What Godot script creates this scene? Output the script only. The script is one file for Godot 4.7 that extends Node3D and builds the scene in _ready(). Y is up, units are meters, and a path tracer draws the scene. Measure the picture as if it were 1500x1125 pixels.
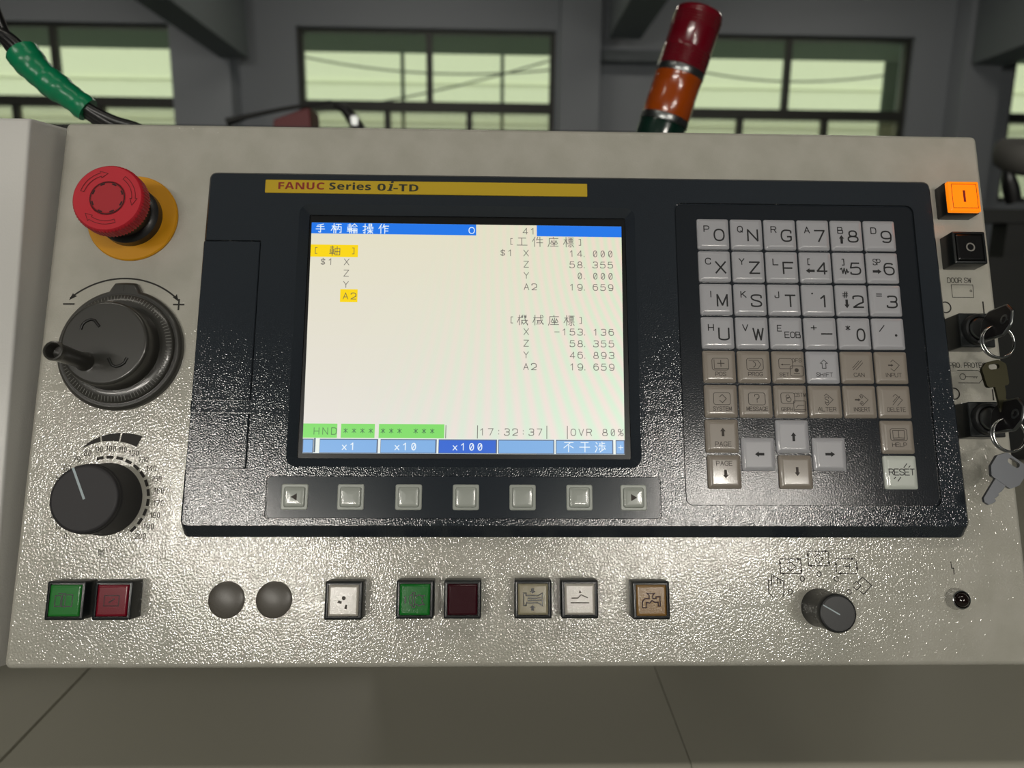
extends Node3D
# A machine-tool control console: lengths on the console are millimetres in the console's own frame
# (x right, y up the sloping face, z out of it; z = 0 is the front of the black control unit, z = -10 the painted face).
const MM := 0.001
const LEAN := 20.59
const NEAR_FILL := 0.72  # strength of the added fill lamps behind the viewer
const FAR_FILL := 1.5  # strength of the added fill lamps that lift the window wall
var face_frame: Transform3D
var m := {}
var noise_tex := {}

func _ready() -> void:
	# ---------------------------------------------------------------- camera, sky, lights, exposure
	face_frame = Transform3D(Basis(Vector3.RIGHT, deg_to_rad(-LEAN)), Vector3(0, 1.2, 0))
	var cam := Camera3D.new()
	cam.name = "camera"
	cam.near = 0.02
	cam.far = 200.0
	cam.transform = Transform3D(Basis(Vector3(0.999679, 0.010801, 0.022909), Vector3(-0.00623, 0.981587, -0.190916), Vector3(-0.024549, 0.190712, 0.981339)).orthonormalized(), Vector3(-0.043265, 1.252927, 0.366523))
	var lens := CameraAttributesPhysical.new()
	lens.frustum_focal_length = 22.187    # on a sensor 24 mm high
	lens.frustum_near = 0.02
	lens.frustum_far = 200.0
	lens.exposure_aperture = 7.0
	lens.frustum_focus_distance = 0.37
	cam.attributes = lens
	cam.fov = 2.0 * rad_to_deg(atan(562.5 / 1040.0))
	add_child(cam)
	cam.current = true
	var we := WorldEnvironment.new()
	we.name = "environment"
	var env := Environment.new()
	env.background_mode = Environment.BG_SKY
	var sky := Sky.new()
	var sm := ProceduralSkyMaterial.new()
	sm.sky_top_color = Color(0.80, 0.84, 0.86)
	sm.sky_horizon_color = Color(0.90, 0.92, 0.88)
	sm.ground_bottom_color = Color(0.42, 0.42, 0.38)
	sm.ground_horizon_color = Color(0.55, 0.55, 0.5)
	sm.sky_energy_multiplier = 1.0
	sky.sky_material = sm
	env.sky = sky
	env.background_energy_multiplier = 2.3
	env.tonemap_mode = Environment.TONE_MAPPER_LINEAR
	env.tonemap_exposure = 1.0
	env.sdfgi_enabled = true
	env.ssao_enabled = true
	env.ssil_enabled = true
	we.environment = env
	add_child(we)
	# daylight coming in through the two window bands of the wall behind the viewer
	var day := Color(1.0, 0.975, 0.935)
	for w in [[-1.97, 2.64, 0.5, 0.26, 2.1], [-2.75, 2.95, 0.4, 0.24, 1.5], [-1.5, 2.28, 0.4, 0.2, 1.0], [-1.05, 2.14, 0.26, 0.18, 1.1], [1.45, 2.84, 0.34, 0.26, 1.9], [2.06, 2.78, 0.24, 0.24, 1.3], [1.2, 2.4, 0.34, 0.2, 0.9], [0.53, 2.15, 0.26, 0.18, 0.8]]:
		area_light("rear_window_light", Vector3(w[0], w[1], 4.36), Vector2(w[2], w[3]), Vector3(0, 180, 0), day, w[4] * 1.06)
	make_materials()
	# ---------------------------------------------------------------- large structure
	build_room()
	build_outside()
	build_machine()
	# ---------------------------------------------------------------- the console and all that is on it
	build_console()
	build_unit()
	build_controls()
	build_keys()
	build_background()

# ==================================================================== small helpers
func area_light(called: String, at: Vector3, size: Vector2, turn: Vector3, tint: Color, power: float) -> void:
	var l := AreaLight3D.new()
	l.name = called
	l.area_size = size
	l.light_color = tint
	l.light_energy = power
	l.area_normalize_energy = true
	l.shadow_enabled = true
	l.area_range = 30.0
	l.position = at
	# area lights shine along -z
	l.rotation_degrees = turn + Vector3(0, 180, 0)
	add_child(l, true)

var used := {}
func numbered(called: String) -> String:
	if not used.has(called):
		used[called] = 0
		return called
	used[called] += 1
	return "%s_%03d" % [called, used[called]]

func tag(o: Node, label: String, category: String, group := "", kind := "") -> void:
	if label: o.set_meta("label", label)
	if category: o.set_meta("category", category)
	if group: o.set_meta("group", group)
	if kind: o.set_meta("kind", kind)

func thing(called: String, label: String, category: String, where: Transform3D, group := "") -> Node3D:
	var o := Node3D.new()
	o.name = numbered(called)
	o.transform = where
	tag(o, label, category, group)
	add_child(o, true)
	return o

func on_face(x: float, y: float, z := -10.0, turn := 0.0) -> Transform3D:
	return face_frame * Transform3D(Basis(Vector3.BACK, turn), Vector3(x, y, z) * MM)

func part(called: String, st: SurfaceTool, mat: Material, parent: Node, label := "") -> MeshInstance3D:
	st.generate_normals()
	var o := MeshInstance3D.new()
	var taken := 0
	for c in parent.get_children():
		if c.has_meta("base") and c.get_meta("base") == called: taken += 1
	o.name = called if taken == 0 else "%s_%03d" % [called, taken]
	o.set_meta("base", called)
	o.mesh = st.commit()
	o.material_override = mat
	if label: o.set_meta("label", label)
	parent.add_child(o, true)
	return o

func solo(called: String, st: SurfaceTool, mat: Material, label: String, category: String, where := Transform3D(), group := "", kind := "") -> MeshInstance3D:
	st.generate_normals()
	var o := MeshInstance3D.new()
	o.name = numbered(called)
	o.mesh = st.commit()
	o.material_override = mat
	o.transform = where
	tag(o, label, category, group, kind)
	add_child(o, true)
	return o

# ==================================================================== mesh helpers (millimetres)
func ms() -> SurfaceTool:
	var st := SurfaceTool.new()
	st.begin(Mesh.PRIMITIVE_TRIANGLES)
	st.set_smooth_group(-1)
	return st

func tri(st: SurfaceTool, a: Vector3, b: Vector3, c: Vector3) -> void:   # counter-clockwise seen from outside
	if (b - a).cross(c - a).length_squared() < 1e-14: return
	st.add_vertex(a * MM)
	st.add_vertex(c * MM)
	st.add_vertex(b * MM)

func quad(st: SurfaceTool, a: Vector3, b: Vector3, c: Vector3, d: Vector3) -> void:
	tri(st, a, b, c)
	tri(st, a, c, d)

func box(st: SurfaceTool, lo: Vector3, hi: Vector3) -> void:
	st.set_smooth_group(-1)
	var p := []
	for i in 8: p.append(Vector3(hi.x if i & 1 else lo.x, hi.y if i & 2 else lo.y, hi.z if i & 4 else lo.z))
	for f in [[4, 5, 7, 6], [1, 0, 2, 3], [5, 1, 3, 7], [0, 4, 6, 2], [6, 7, 3, 2], [0, 1, 5, 4]]:
		quad(st, p[f[0]], p[f[1]], p[f[2]], p[f[3]])

func ring3(poly: PackedVector2Array, z: float) -> PackedVector3Array:
	var r := PackedVector3Array()
	for p in poly: r.append(Vector3(p.x, p.y, z))
	return r

func band(st: SurfaceTool, a: PackedVector3Array, b: PackedVector3Array, closed := true) -> void:
	var n := a.size()
	for i in (n if closed else n - 1):
		var j := (i + 1) % n
		quad(st, a[i], a[j], b[j], b[i])

func cap(st: SurfaceTool, ring: PackedVector3Array, up := true) -> void:
	st.set_smooth_group(-1)
	var p2 := PackedVector2Array()
	for p in ring: p2.append(Vector2(p.x, p.y))
	var t := Geometry2D.triangulate_polygon(p2)
	for k in range(0, t.size(), 3):
		var a := ring[t[k]]
		var b := ring[t[k + 1]]
		var c := ring[t[k + 2]]
		if ((b - a).cross(c - a).z > 0) == up: tri(st, a, b, c)
		else: tri(st, a, c, b)

func rr(w: float, h: float, r: float, n := 5, cx := 0.0, cy := 0.0) -> PackedVector2Array:
	var o := PackedVector2Array()
	r = minf(r, minf(w, h) / 2 - 0.001)
	for c in 4:
		var ctr := Vector2((w / 2 - r) * (1 if c == 0 or c == 3 else -1), (h / 2 - r) * (1 if c < 2 else -1))
		for i in n + 1:
			var a := PI / 2 * (c + float(i) / n)
			o.append(ctr + Vector2(cos(a), sin(a)) * r + Vector2(cx, cy))
	return o

func round_poly(pts: Array, r: float, n := 5) -> PackedVector2Array:     # counter-clockwise corners
	var o := PackedVector2Array()
	var k := pts.size()
	for i in k:
		var p: Vector2 = pts[i]
		var a: Vector2 = (pts[(i + k - 1) % k] - p).normalized()
		var b: Vector2 = (pts[(i + 1) % k] - p).normalized()
		var half := acos(clampf(a.dot(b), -1, 1)) / 2
		var d := r / tan(half)
		var s := p + a * d
		var e := p + b * d
		for j in n + 1:
			var t := float(j) / n
			o.append(s.lerp(p, t).lerp(p.lerp(e, t), t))
	return o

func inset(poly: PackedVector2Array, d: float) -> PackedVector2Array:
	if absf(d) < 1e-6: return poly
	var o := PackedVector2Array()
	var n := poly.size()
	for i in n:
		var a := (poly[i] - poly[(i + n - 1) % n]).normalized()
		var b := (poly[(i + 1) % n] - poly[i]).normalized()
		var na := Vector2(-a.y, a.x)
		var nb := Vector2(-b.y, b.x)
		var k := na + nb
		var l := maxf(k.dot(k), 0.5)
		o.append(poly[i] + k * (2.0 * d / l))
	return o

# levels: [inset, z] from the bottom up; bands that turn by little are smoothed together
func prism(st: SurfaceTool, poly: PackedVector2Array, levels: Array, top := true, bottom := true, smooth := true) -> void:
	var group := 0
	var rings := []
	for l in levels: rings.append(ring3(inset(poly, l[0]), l[1]))
	var last := Vector2.ZERO
	for i in rings.size() - 1:
		var dir := Vector2(levels[i][0] - levels[i + 1][0], levels[i + 1][1] - levels[i][1]).normalized()
		if i > 0 and dir.dot(last) < 0.8: group += 1
		last = dir
		st.set_smooth_group(group if smooth else -1)
		band(st, rings[i], rings[i + 1])
	if bottom: cap(st, rings[0], false)
	if top: cap(st, rings[rings.size() - 1], true)

# the same for a rounded rectangle whose corners tighten as it shrinks
func rprism(st: SurfaceTool, w: float, h: float, r: float, levels: Array, bottom := true) -> void:
	var rings := []
	for l in levels: rings.append(ring3(rr(w - 2 * l[0], h - 2 * l[0], maxf(r - l[0] * 0.4, 0.15), 4), l[1]))
	var group := 0
	var last := Vector2.ZERO
	for i in rings.size() - 1:
		var dir := Vector2(levels[i][0] - levels[i + 1][0], levels[i + 1][1] - levels[i][1]).normalized()
		if i > 0 and dir.dot(last) < 0.6: group += 1
		last = dir
		st.set_smooth_group(group)
		band(st, rings[i], rings[i + 1])
	if bottom: cap(st, rings[0], false)
	cap(st, rings[rings.size() - 1], true)

func circle(r: float, n := 48, c := Vector2.ZERO) -> PackedVector2Array:
	var o := PackedVector2Array()
	for i in n: o.append(c + Vector2(cos(TAU * i / n), sin(TAU * i / n)) * r)
	return o

# profile of [r, z] turned about z; sharp turns of the profile stay sharp
func lathe(st: SurfaceTool, prof: Array, n := 48, c := Vector2.ZERO) -> void:
	var group := 0
	var last := Vector2.ZERO
	for i in prof.size() - 1:
		var dir := (Vector2(prof[i + 1][0], prof[i + 1][1]) - Vector2(prof[i][0], prof[i][1])).normalized()
		if i > 0 and (dir.dot(last) < 0.75 or prof[i].size() > 2): group += 1
		last = dir
		st.set_smooth_group(group)
		band(st, ring3(circle(prof[i][0], n, c), prof[i][1]), ring3(circle(prof[i + 1][0], n, c), prof[i + 1][1]))

# a tube along points (mm)
func tube(st: SurfaceTool, pts: Array, rad: Variant, n := 10, caps := true, closed := false) -> void:
	var k := pts.size()
	var rings := []
	var up := Vector3(0.31, 0.9, 0.17).normalized()
	for i in k:
		var a: Vector3 = pts[(i + k - 1) % k] if closed else pts[maxi(i - 1, 0)]
		var b: Vector3 = pts[(i + 1) % k] if closed else pts[mini(i + 1, k - 1)]
		var t := (b - a).normalized()
		var x := (up - t * up.dot(t)).normalized()
		if not closed: up = x
		var y := t.cross(x)
		var r: float = rad[i] if rad is Array else rad
		var ring := PackedVector3Array()
		for j in n:
			ring.append(pts[i] + (x * cos(TAU * j / n) + y * sin(TAU * j / n)) * r)
		rings.append(ring)
	st.set_smooth_group(0)
	for i in (k if closed else k - 1): band(st, rings[i], rings[(i + 1) % k])
	st.set_smooth_group(-1)
	if caps and not closed:
		for j in range(1, n - 1):
			tri(st, rings[0][0], rings[0][j + 1], rings[0][j])
			tri(st, rings[k - 1][0], rings[k - 1][j], rings[k - 1][j + 1])

# a flat inked line of width w on the plane z
func ribbon(st: SurfaceTool, pts: PackedVector2Array, w: float, z: float, closed := false) -> void:
	var n := pts.size()
	if n < 2: return
	if not closed:      # break the line at sharp corners so that it keeps its width there
		for i in range(1, n - 1):
			if (pts[i] - pts[i - 1]).normalized().dot((pts[i + 1] - pts[i]).normalized()) < 0.15:
				ribbon(st, pts.slice(0, i + 1), w, z)
				ribbon(st, pts.slice(i), w, z + 0.002)
				return
	st.set_smooth_group(-1)
	var l := PackedVector2Array()
	var r := PackedVector2Array()
	for i in n:
		var a := pts[(i + n - 1) % n] if closed or i > 0 else pts[i]
		var b := pts[(i + 1) % n] if closed or i < n - 1 else pts[i]
		var ta := (pts[i] - a).normalized() if a != pts[i] else (b - pts[i]).normalized()
		var tb := (b - pts[i]).normalized() if b != pts[i] else ta
		var k := Vector2(-ta.y, ta.x) + Vector2(-tb.y, tb.x)
		var off := k * (w / maxf(k.dot(k), 0.7))
		var along := Vector2.ZERO
		if not closed and i == 0: along = -tb * w * 0.3
		if not closed and i == n - 1: along = ta * w * 0.3
		l.append(pts[i] + off + along)
		r.append(pts[i] - off + along)
	for i in (n if closed else n - 1):
		var j := (i + 1) % n
		quad(st, Vector3(r[i].x, r[i].y, z), Vector3(r[j].x, r[j].y, z), Vector3(l[j].x, l[j].y, z), Vector3(l[i].x, l[i].y, z))

func fill(st: SurfaceTool, pts: PackedVector2Array, z: float) -> void:
	cap(st, ring3(pts, z), true)

func pv(s: String) -> PackedVector2Array:      # "x,y x,y ..."
	var o := PackedVector2Array()
	for w in s.split(" ", false):
		var c := w.split(",")
		o.append(Vector2(float(c[0]), float(c[1])))
	return o

func shifted(pts: PackedVector2Array, by: Vector2, s := 1.0) -> PackedVector2Array:
	var o := PackedVector2Array()
	for p in pts: o.append(p * s + by)
	return o

func chaikin(p: PackedVector2Array, closed: bool, times := 3) -> PackedVector2Array:
	for k in times:
		var q := PackedVector2Array()
		var n := p.size()
		if not closed: q.append(p[0])
		for i in (n if closed else n - 1):
			var a := p[i]
			var b := p[(i + 1) % n]
			q.append(a.lerp(b, 0.25) if closed or i > 0 else a.lerp(b, 0.35))
			q.append(a.lerp(b, 0.75) if closed or i < n - 2 else a.lerp(b, 0.65))
		if not closed: q.append(p[n - 1])
		p = q
	return p

func arc(c: Vector2, r: float, a0: float, a1: float, n := 24) -> PackedVector2Array:   # degrees
	var o := PackedVector2Array()
	for i in n + 1:
		var a := deg_to_rad(lerpf(a0, a1, float(i) / n))
		o.append(c + Vector2(cos(a), sin(a)) * r)
	return o

# ==================================================================== a stroke alphabet: x 0..8, y 0..c (hex); ~ rounds a line, @ rounds a closed one
const GLYPHS := {
	"A": "00 4c 80|14 74", "B": "00 0c|~0c 6c 7b 76 06|~06 76 86 80 70 00", "C": "~89 8c 0c 00 80 83", "D": "00 0c|~0c 7c 89 83 70 00", "E": "8c 0c 00 80|06 76",
	"F": "8c 0c 00|06 76", "G": "~89 8c 0c 00 80 85|85 55", "H": "00 0c|80 8c|06 86", "I": "40 4c", "J": "6c 63|~63 60 00 04", "K": "00 0c|7c 05|27 80", "L": "0c 00 80",
	"M": "00 0c 41 8c 80", "N": "00 0c 80 8c", "O": "@00 0c 8c 80", "P": "00 0c|~0c 8c 85 05", "Q": "@00 0c 8c 80|53 80", "R": "00 0c|~0c 8c 86 06|56 80",
	"S": "~89 8c 0c 07 85 80 00 03", "T": "0c 8c|4c 40", "U": "0c 05|~05 00 80 85|85 8c", "V": "0c 40 8c", "W": "0c 20 4b 60 8c", "X": "00 8c|0c 80", "Y": "0c 46 8c|46 40", "Z": "0c 8c 00 80",
	"0": "@10 1c 7c 70", "1": "19 4c 40", "2": "~09 0c 8c 86|~86 85 54 00|00 80", "3": "~1b 1c 8c 86 36|~36 86 80 00 02", "4": "60 6c 03 83", "5": "7c 1c 07|~07 88 80 00 02",
	"6": "~7b 6c 0c 00 80 88 08 04", "7": "0c 8c 30", "8": "@16 1c 7c 76|@00 06 86 80", "9": "~11 20 80 8c 0c 04 84 88", ".": "40 41", ",": "41 3", "-": "06 86", "+": "06 86|42 4a",
	"=": "04 84|08 88", "*": "42 4a|13 79|19 73", "/": "00 8c", "%": "00 8c|@07 0c 4c 47|@40 45 85 80", "$": "~79 7b 1b 17 75 71 11 13|4d 40", ":": "42 43|48 49", "[": "5c 2c 20 50", "]": "3c 6c 60 30",
	"#": "20 4c|50 7c|04 84|08 88", "?": "~09 0c 8c 86 46 43|40 41", "x": "10 78|18 70", "o": "@00 08 88 80",
}

func hexpoints(words: String) -> PackedVector2Array:
	var o := PackedVector2Array()
	for w in words.split(" ", false):
		if w.length() == 2: o.append(Vector2(("0x" + w[0]).hex_to_int(), ("0x" + w[1]).hex_to_int()))
	return o

func strokes_of(ch: String) -> Array:           # [[points, closed], ...] in glyph units
	var o := []
	if not GLYPHS.has(ch): return o
	for s: String in GLYPHS[ch].split("|"):
		if s.begins_with("~"): o.append([chaikin(hexpoints(s.substr(1)), false), false])
		elif s.begins_with("@"): o.append([chaikin(hexpoints(s.substr(1)), true), true])
		else: o.append([hexpoints(s), false])
	return o

# text with its left (align 0), middle (1) or right (2) at x and its foot at y; h tall; wide: glyph width over height
func ink(st: SurfaceTool, text: String, x: float, y: float, h: float, w: float, z: float, align := 0, wide := 0.66, gap := 0.28) -> void:
	var gw := h * wide
	var step := gw + h * gap
	var total := 0.0
	for ch in text: total += (step * 0.55 if ch in "I.1 " else step)
	total -= h * gap
	var at := x - total * align / 2.0
	for ch in text:
		var narrow := ch in "I. "
		for s in strokes_of(ch):
			var p := PackedVector2Array()
			for q: Vector2 in s[0]: p.append(Vector2(at + (q.x - (2.2 if narrow or ch == "1" else 0.0)) / 8.0 * gw, y + q.y / 12.0 * h))
			ribbon(st, p, w, z, s[1])
		at += step * 0.55 if ch in "I.1 " else step

# ==================================================================== materials
func bump(freq: float, kind: int, seed_: int, size := 512, octaves := 1) -> NoiseTexture2D:
	var key := "%s %s %s %s %s" % [freq, kind, seed_, size, octaves]
	if noise_tex.has(key): return noise_tex[key]
	var n := FastNoiseLite.new()
	n.noise_type = kind
	n.seed = seed_
	n.frequency = freq
	n.fractal_type = FastNoiseLite.FRACTAL_FBM if octaves > 1 else FastNoiseLite.FRACTAL_NONE
	n.fractal_octaves = octaves
	var t := NoiseTexture2D.new()
	t.width = size
	t.height = size
	t.seamless = true
	t.seamless_blend_skirt = 0.1
	t.noise = n
	noise_tex[key] = t
	return t

func mat(called: String, c: Color, rough := 0.5, metal := 0.0, coat := 0.0, coat_rough := 0.1) -> StandardMaterial3D:
	var o := StandardMaterial3D.new()
	o.resource_name = called
	o.albedo_color = c
	o.roughness = rough
	o.metallic = metal
	if coat > 0:
		o.clearcoat_enabled = true
		o.clearcoat = coat
		o.clearcoat_roughness = coat_rough
	m[called] = o
	return o

func relief(o: StandardMaterial3D, t: Texture2D, tile_mm: float, height_mm: float, in_world := false) -> void:
	o.heightmap_enabled = true
	o.heightmap_texture = t
	o.heightmap_scale = height_mm / 10.0
	o.uv1_triplanar = true
	o.uv1_world_triplanar = in_world
	o.uv1_scale = Vector3.ONE * (1000.0 / tile_mm)

func mottled(o: StandardMaterial3D, freq: float, lo: Color, hi: Color, seed_: int) -> void:
	var t: NoiseTexture2D = bump(freq, FastNoiseLite.TYPE_SIMPLEX_SMOOTH, seed_, 512, 4).duplicate()
	var g := Gradient.new()
	g.set_color(0, lo)
	g.set_color(1, hi)
	t.color_ramp = g
	o.albedo_texture = t
	o.uv1_triplanar = true

func make_materials() -> void:
	var lumps := bump(0.055, FastNoiseLite.TYPE_SIMPLEX_SMOOTH, 3, 1024, 2)
	var grain := bump(0.16, FastNoiseLite.TYPE_SIMPLEX_SMOOTH, 5, 1024, 2)
	var fine := bump(0.1, FastNoiseLite.TYPE_SIMPLEX, 9, 512, 3)
	# light grey lumpy powder coat
	relief(mat("paint", Color(0.77, 0.76, 0.72), 0.06), lumps, 84.0, 0.092)
	m.paint.metallic_specular = 0.72
	mottled(m.paint, 0.006, Color(0.94, 0.94, 0.93), Color(1, 1, 1), 21)
	relief(mat("paint_side", Color(0.86, 0.855, 0.84), 0.3), lumps, 84.0, 0.06)
	relief(mat("ledge_paint", Color(0.70, 0.69, 0.63), 0.4), lumps, 80.0, 0.1)
	# black-blue textured plastic of the control unit
	relief(mat("bezel", Color(0.18, 0.20, 0.225), 0.07), lumps, 60.0, 0.06)
	m.bezel.metallic_specular = 0.65
	relief(mat("strip", Color(0.16, 0.185, 0.215), 0.16), fine, 60.0, 0.006)
	relief(mat("keypad", Color(0.15, 0.165, 0.185), 0.14), fine, 60.0, 0.025)
	mat("seam", Color(0.03, 0.03, 0.035), 0.8)
	mat("key_light", Color(0.70, 0.70, 0.72), 0.35, 0.0, 0.6, 0.08)
	mat("key_tan", Color(0.585, 0.55, 0.51), 0.35, 0.0, 0.6, 0.08)
	mat("key_reset", Color(0.82, 0.84, 0.81), 0.35, 0.0, 0.6, 0.08)
	mat("soft_key", Color(0.66, 0.68, 0.65), 0.3, 0.0, 0.6, 0.08)
	mat("ink_dark", Color(0.11, 0.11, 0.12), 0.6)
	mat("ink_tan", Color(0.24, 0.21, 0.19), 0.6)
	mat("ink_panel", Color(0.13, 0.12, 0.10), 0.6)
	mat("ink_red", Color(0.56, 0.12, 0.07), 0.5)
	mat("ink_name", Color(0.15, 0.17, 0.11), 0.5)
	mat("name_yellow", Color(0.80, 0.67, 0.10), 0.4)
	mat("black_plastic", Color(0.14, 0.145, 0.15), 0.4, 0.0, 0.3, 0.2)
	relief(mat("knob_plastic", Color(0.20, 0.195, 0.205), 0.55), grain, 40.0, 0.03)
	mat("wheel", Color(0.235, 0.23, 0.215), 0.32, 0.0, 0.5, 0.12)
	mat("wheel_dark", Color(0.12, 0.12, 0.115), 0.4)
	mat("tick", Color(0.55, 0.55, 0.53), 0.5)
	mat("pointer", Color(0.72, 0.78, 0.80), 0.5)
	mat("red_head", Color(0.80, 0.15, 0.21), 0.42)
	mat("red_disc", Color(0.72, 0.16, 0.20), 0.42)
	mat("red_line", Color(0.36, 0.03, 0.055), 0.5)
	mat("notch_line", Color(0.16, 0.015, 0.025), 0.6)
	mat("yellow_ring", Color(0.86, 0.60, 0.05), 0.42)
	mat("button_body", Color(0.095, 0.11, 0.115), 0.35, 0.0, 0.4, 0.12)
	var dust := bump(0.09, FastNoiseLite.TYPE_SIMPLEX, 13, 512, 2)
	for l in [["lens_green", Color(0.10, 0.47, 0.17)], ["lens_green_pale", Color(0.16, 0.50, 0.20)], ["lens_red", Color(0.48, 0.04, 0.13)], ["lens_dark_red", Color(0.22, 0.05, 0.09)], ["lens_sand", Color(0.60, 0.57, 0.47)], ["lens_amber", Color(0.56, 0.43, 0.25)], ["lens_clear", Color(0.72, 0.70, 0.66)]]:
		relief(mat(l[0], l[1], 0.14), dust, 40.0, 0.012)
	mat("lens_black", Color(0.05, 0.05, 0.055), 0.25, 0.0, 0.5, 0.1)
	var lit: StandardMaterial3D = mat("lens_lit", Color(0.9, 0.35, 0.03), 0.3)
	lit.emission_enabled = true
	lit.emission = Color(1.0, 0.55, 0.03)
	lit.emission_energy_multiplier = 0.85
	mat("grey_mark", Color(0.5, 0.5, 0.48), 0.5)
	mat("plug", Color(0.37, 0.355, 0.33), 0.33)
	mat("chrome", Color(0.80, 0.80, 0.80), 0.16, 1.0)
	mat("steel", Color(0.55, 0.56, 0.56), 0.3, 1.0)
	mat("brass_dark", Color(0.30, 0.29, 0.22), 0.38, 0.85)
	mat("key_grey", Color(0.50, 0.51, 0.53), 0.4, 0.8)
	mat("bow_black", Color(0.13, 0.12, 0.13), 0.35, 0.3)
	mat("led_dark", Color(0.10, 0.055, 0.05), 0.08, 0.0, 0.7, 0.03)
	mat("screen_edge", Color(0.03, 0.035, 0.04), 0.3)
	# room
	relief(mat("plaster", Color(0.60, 0.62, 0.645), 0.85), fine, 700.0, 1.0, true)
	mat("ceiling_paint", Color(0.36, 0.38, 0.38), 0.9)
	mat("concrete", Color(0.46, 0.48, 0.45), 0.8)
	mat("beam_paint", Color(0.44, 0.465, 0.48), 0.85)
	mat("frame_paint", Color(0.23, 0.235, 0.22), 0.5)
	var pane: StandardMaterial3D = mat("glass", Color(0.85, 0.95, 0.85, 0.06), 0.03)
	pane.transparency = BaseMaterial3D.TRANSPARENCY_ALPHA
	var frosted: StandardMaterial3D = mat("frosted", Color(0.74, 0.74, 0.60, 0.32), 0.6)
	frosted.transparency = BaseMaterial3D.TRANSPARENCY_ALPHA
	var bright: StandardMaterial3D = mat("bright_pane", Color(0.8, 0.82, 0.8), 0.5)
	bright.emission_enabled = true
	bright.emission = Color(0.97, 1.0, 0.96)
	bright.emission_energy_multiplier = 0.7
	mat("facade", Color(0.90, 0.92, 0.745), 0.9)
	mat("canopy", Color(0.41, 0.47, 0.39), 0.9)
	mat("wire", Color(0.12, 0.12, 0.11), 0.7)
	mat("cable_black", Color(0.07, 0.07, 0.075), 0.38, 0.0, 0.3, 0.2)
	relief(mat("tape_green", Color(0.03, 0.52, 0.34), 0.3), bump(0.012, FastNoiseLite.TYPE_SIMPLEX_SMOOTH, 31, 512, 2), 140.0, 0.8)
	mat("tower_red", Color(0.44, 0.02, 0.10), 0.22, 0.0, 0.7, 0.08)
	mat("tower_amber", Color(0.66, 0.28, 0.03), 0.22, 0.0, 0.7, 0.08)
	mat("tower_green", Color(0.03, 0.16, 0.12), 0.22, 0.0, 0.7, 0.08)
	mat("machine_dark", Color(0.15, 0.155, 0.15), 0.6)
	mat("machine_grey", Color(0.42, 0.415, 0.40), 0.6)
	mat("red_paint", Color(0.42, 0.09, 0.11), 0.5)
	mat("worn_dark", Color(0.30, 0.28, 0.25), 0.6)

# ==================================================================== the room (metres; st helpers take millimetres)
func M3(x: float, y: float, z: float) -> Vector3: return Vector3(x, y, z) * 1000.0

func slab(called: String, lo: Vector3, hi: Vector3, mt: Material, parent: Node = null) -> MeshInstance3D:
	var st := ms()
	var c := (lo + hi) / 2
	box(st, (lo - c) * 1000.0, (hi - c) * 1000.0)
	var o: MeshInstance3D
	if parent:
		o = part(called, st, mt, parent)
		o.position = c
	else:
		st.generate_normals()
		o = MeshInstance3D.new()
		o.name = numbered(called)
		o.mesh = st.commit()
		o.material_override = mt
		o.position = c
		o.set_meta("kind", "structure")
		add_child(o, true)
	return o

# a wall across z with openings [x0, x1, y0, y1]; built as one mesh of blocks between the openings
func wall_with_holes(called: String, x0: float, x1: float, y1: float, z0: float, z1: float, holes: Array, mt: Material) -> void:
	var st := ms()
	var xs := [x0]
	for h in holes:
		xs.append(h[0])
		xs.append(h[1])
	xs.append(x1)
	for i in xs.size() - 1:
		if i % 2 == 0: box(st, M3(xs[i], 0, z0), M3(xs[i + 1], y1, z1))
		else:
			var h = holes[i / 2]
			box(st, M3(xs[i], 0, z0), M3(xs[i + 1], h[2], z1))
			box(st, M3(xs[i], h[3], z0), M3(xs[i + 1], y1, z1))
	st.generate_normals()
	var o := MeshInstance3D.new()
	o.name = called
	o.mesh = st.commit()
	o.material_override = mt
	o.set_meta("kind", "structure")
	add_child(o)

func window(n: int, x0: float, x1: float, y0: float, y1: float, z: float, transom: float, uppers: Array, lowers: Array) -> void:
	var w := Node3D.new()
	w.name = "window_%d" % n
	w.set_meta("kind", "structure")
	w.position = Vector3((x0 + x1) / 2, (y0 + y1) / 2, z)
	add_child(w)
	var o := w.position
	var st := ms()
	for b in [[x0, x1, y0, y0 + 0.05], [x0, x1, y1 - 0.035, y1], [x0, x0 + 0.05, y0 + 0.05, y1 - 0.035], [x1 - 0.05, x1, y0 + 0.05, y1 - 0.035]]:
		box(st, M3(b[0], b[2], z - 0.04) - o * 1000, M3(b[1], b[3], z + 0.04) - o * 1000)
	part("frame", st, m.frame_paint, w)
	st = ms()
	box(st, M3(x0 + 0.05, transom - 0.045, z - 0.05) - o * 1000, M3(x1 - 0.05, transom + 0.045, z + 0.05) - o * 1000)
	part("transom", st, m.frame_paint, w)
	for row in 2:
		var bars: Array = [lowers, uppers][row]
		var lo := [y0 + 0.05, transom + 0.045][row] as float
		var hi := [transom - 0.045, y1 - 0.035][row] as float
		var cuts := [x0 + 0.05]
		for b in bars:
			st = ms()
			box(st, M3(b - 0.03, lo, z - 0.035) - o * 1000, M3(b + 0.03, hi, z + 0.035) - o * 1000)
			part("mullion", st, m.frame_paint, w)
			cuts.append(b - 0.03)
			cuts.append(b + 0.03)
		cuts.append(x1 - 0.05)
		for i in range(0, cuts.size(), 2):
			st = ms()
			box(st, M3(cuts[i], lo, z - 0.004) - o * 1000, M3(cuts[i + 1], hi, z + 0.004) - o * 1000)
			part("pane", st, m.glass if row == 1 else m.frosted, w)

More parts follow.
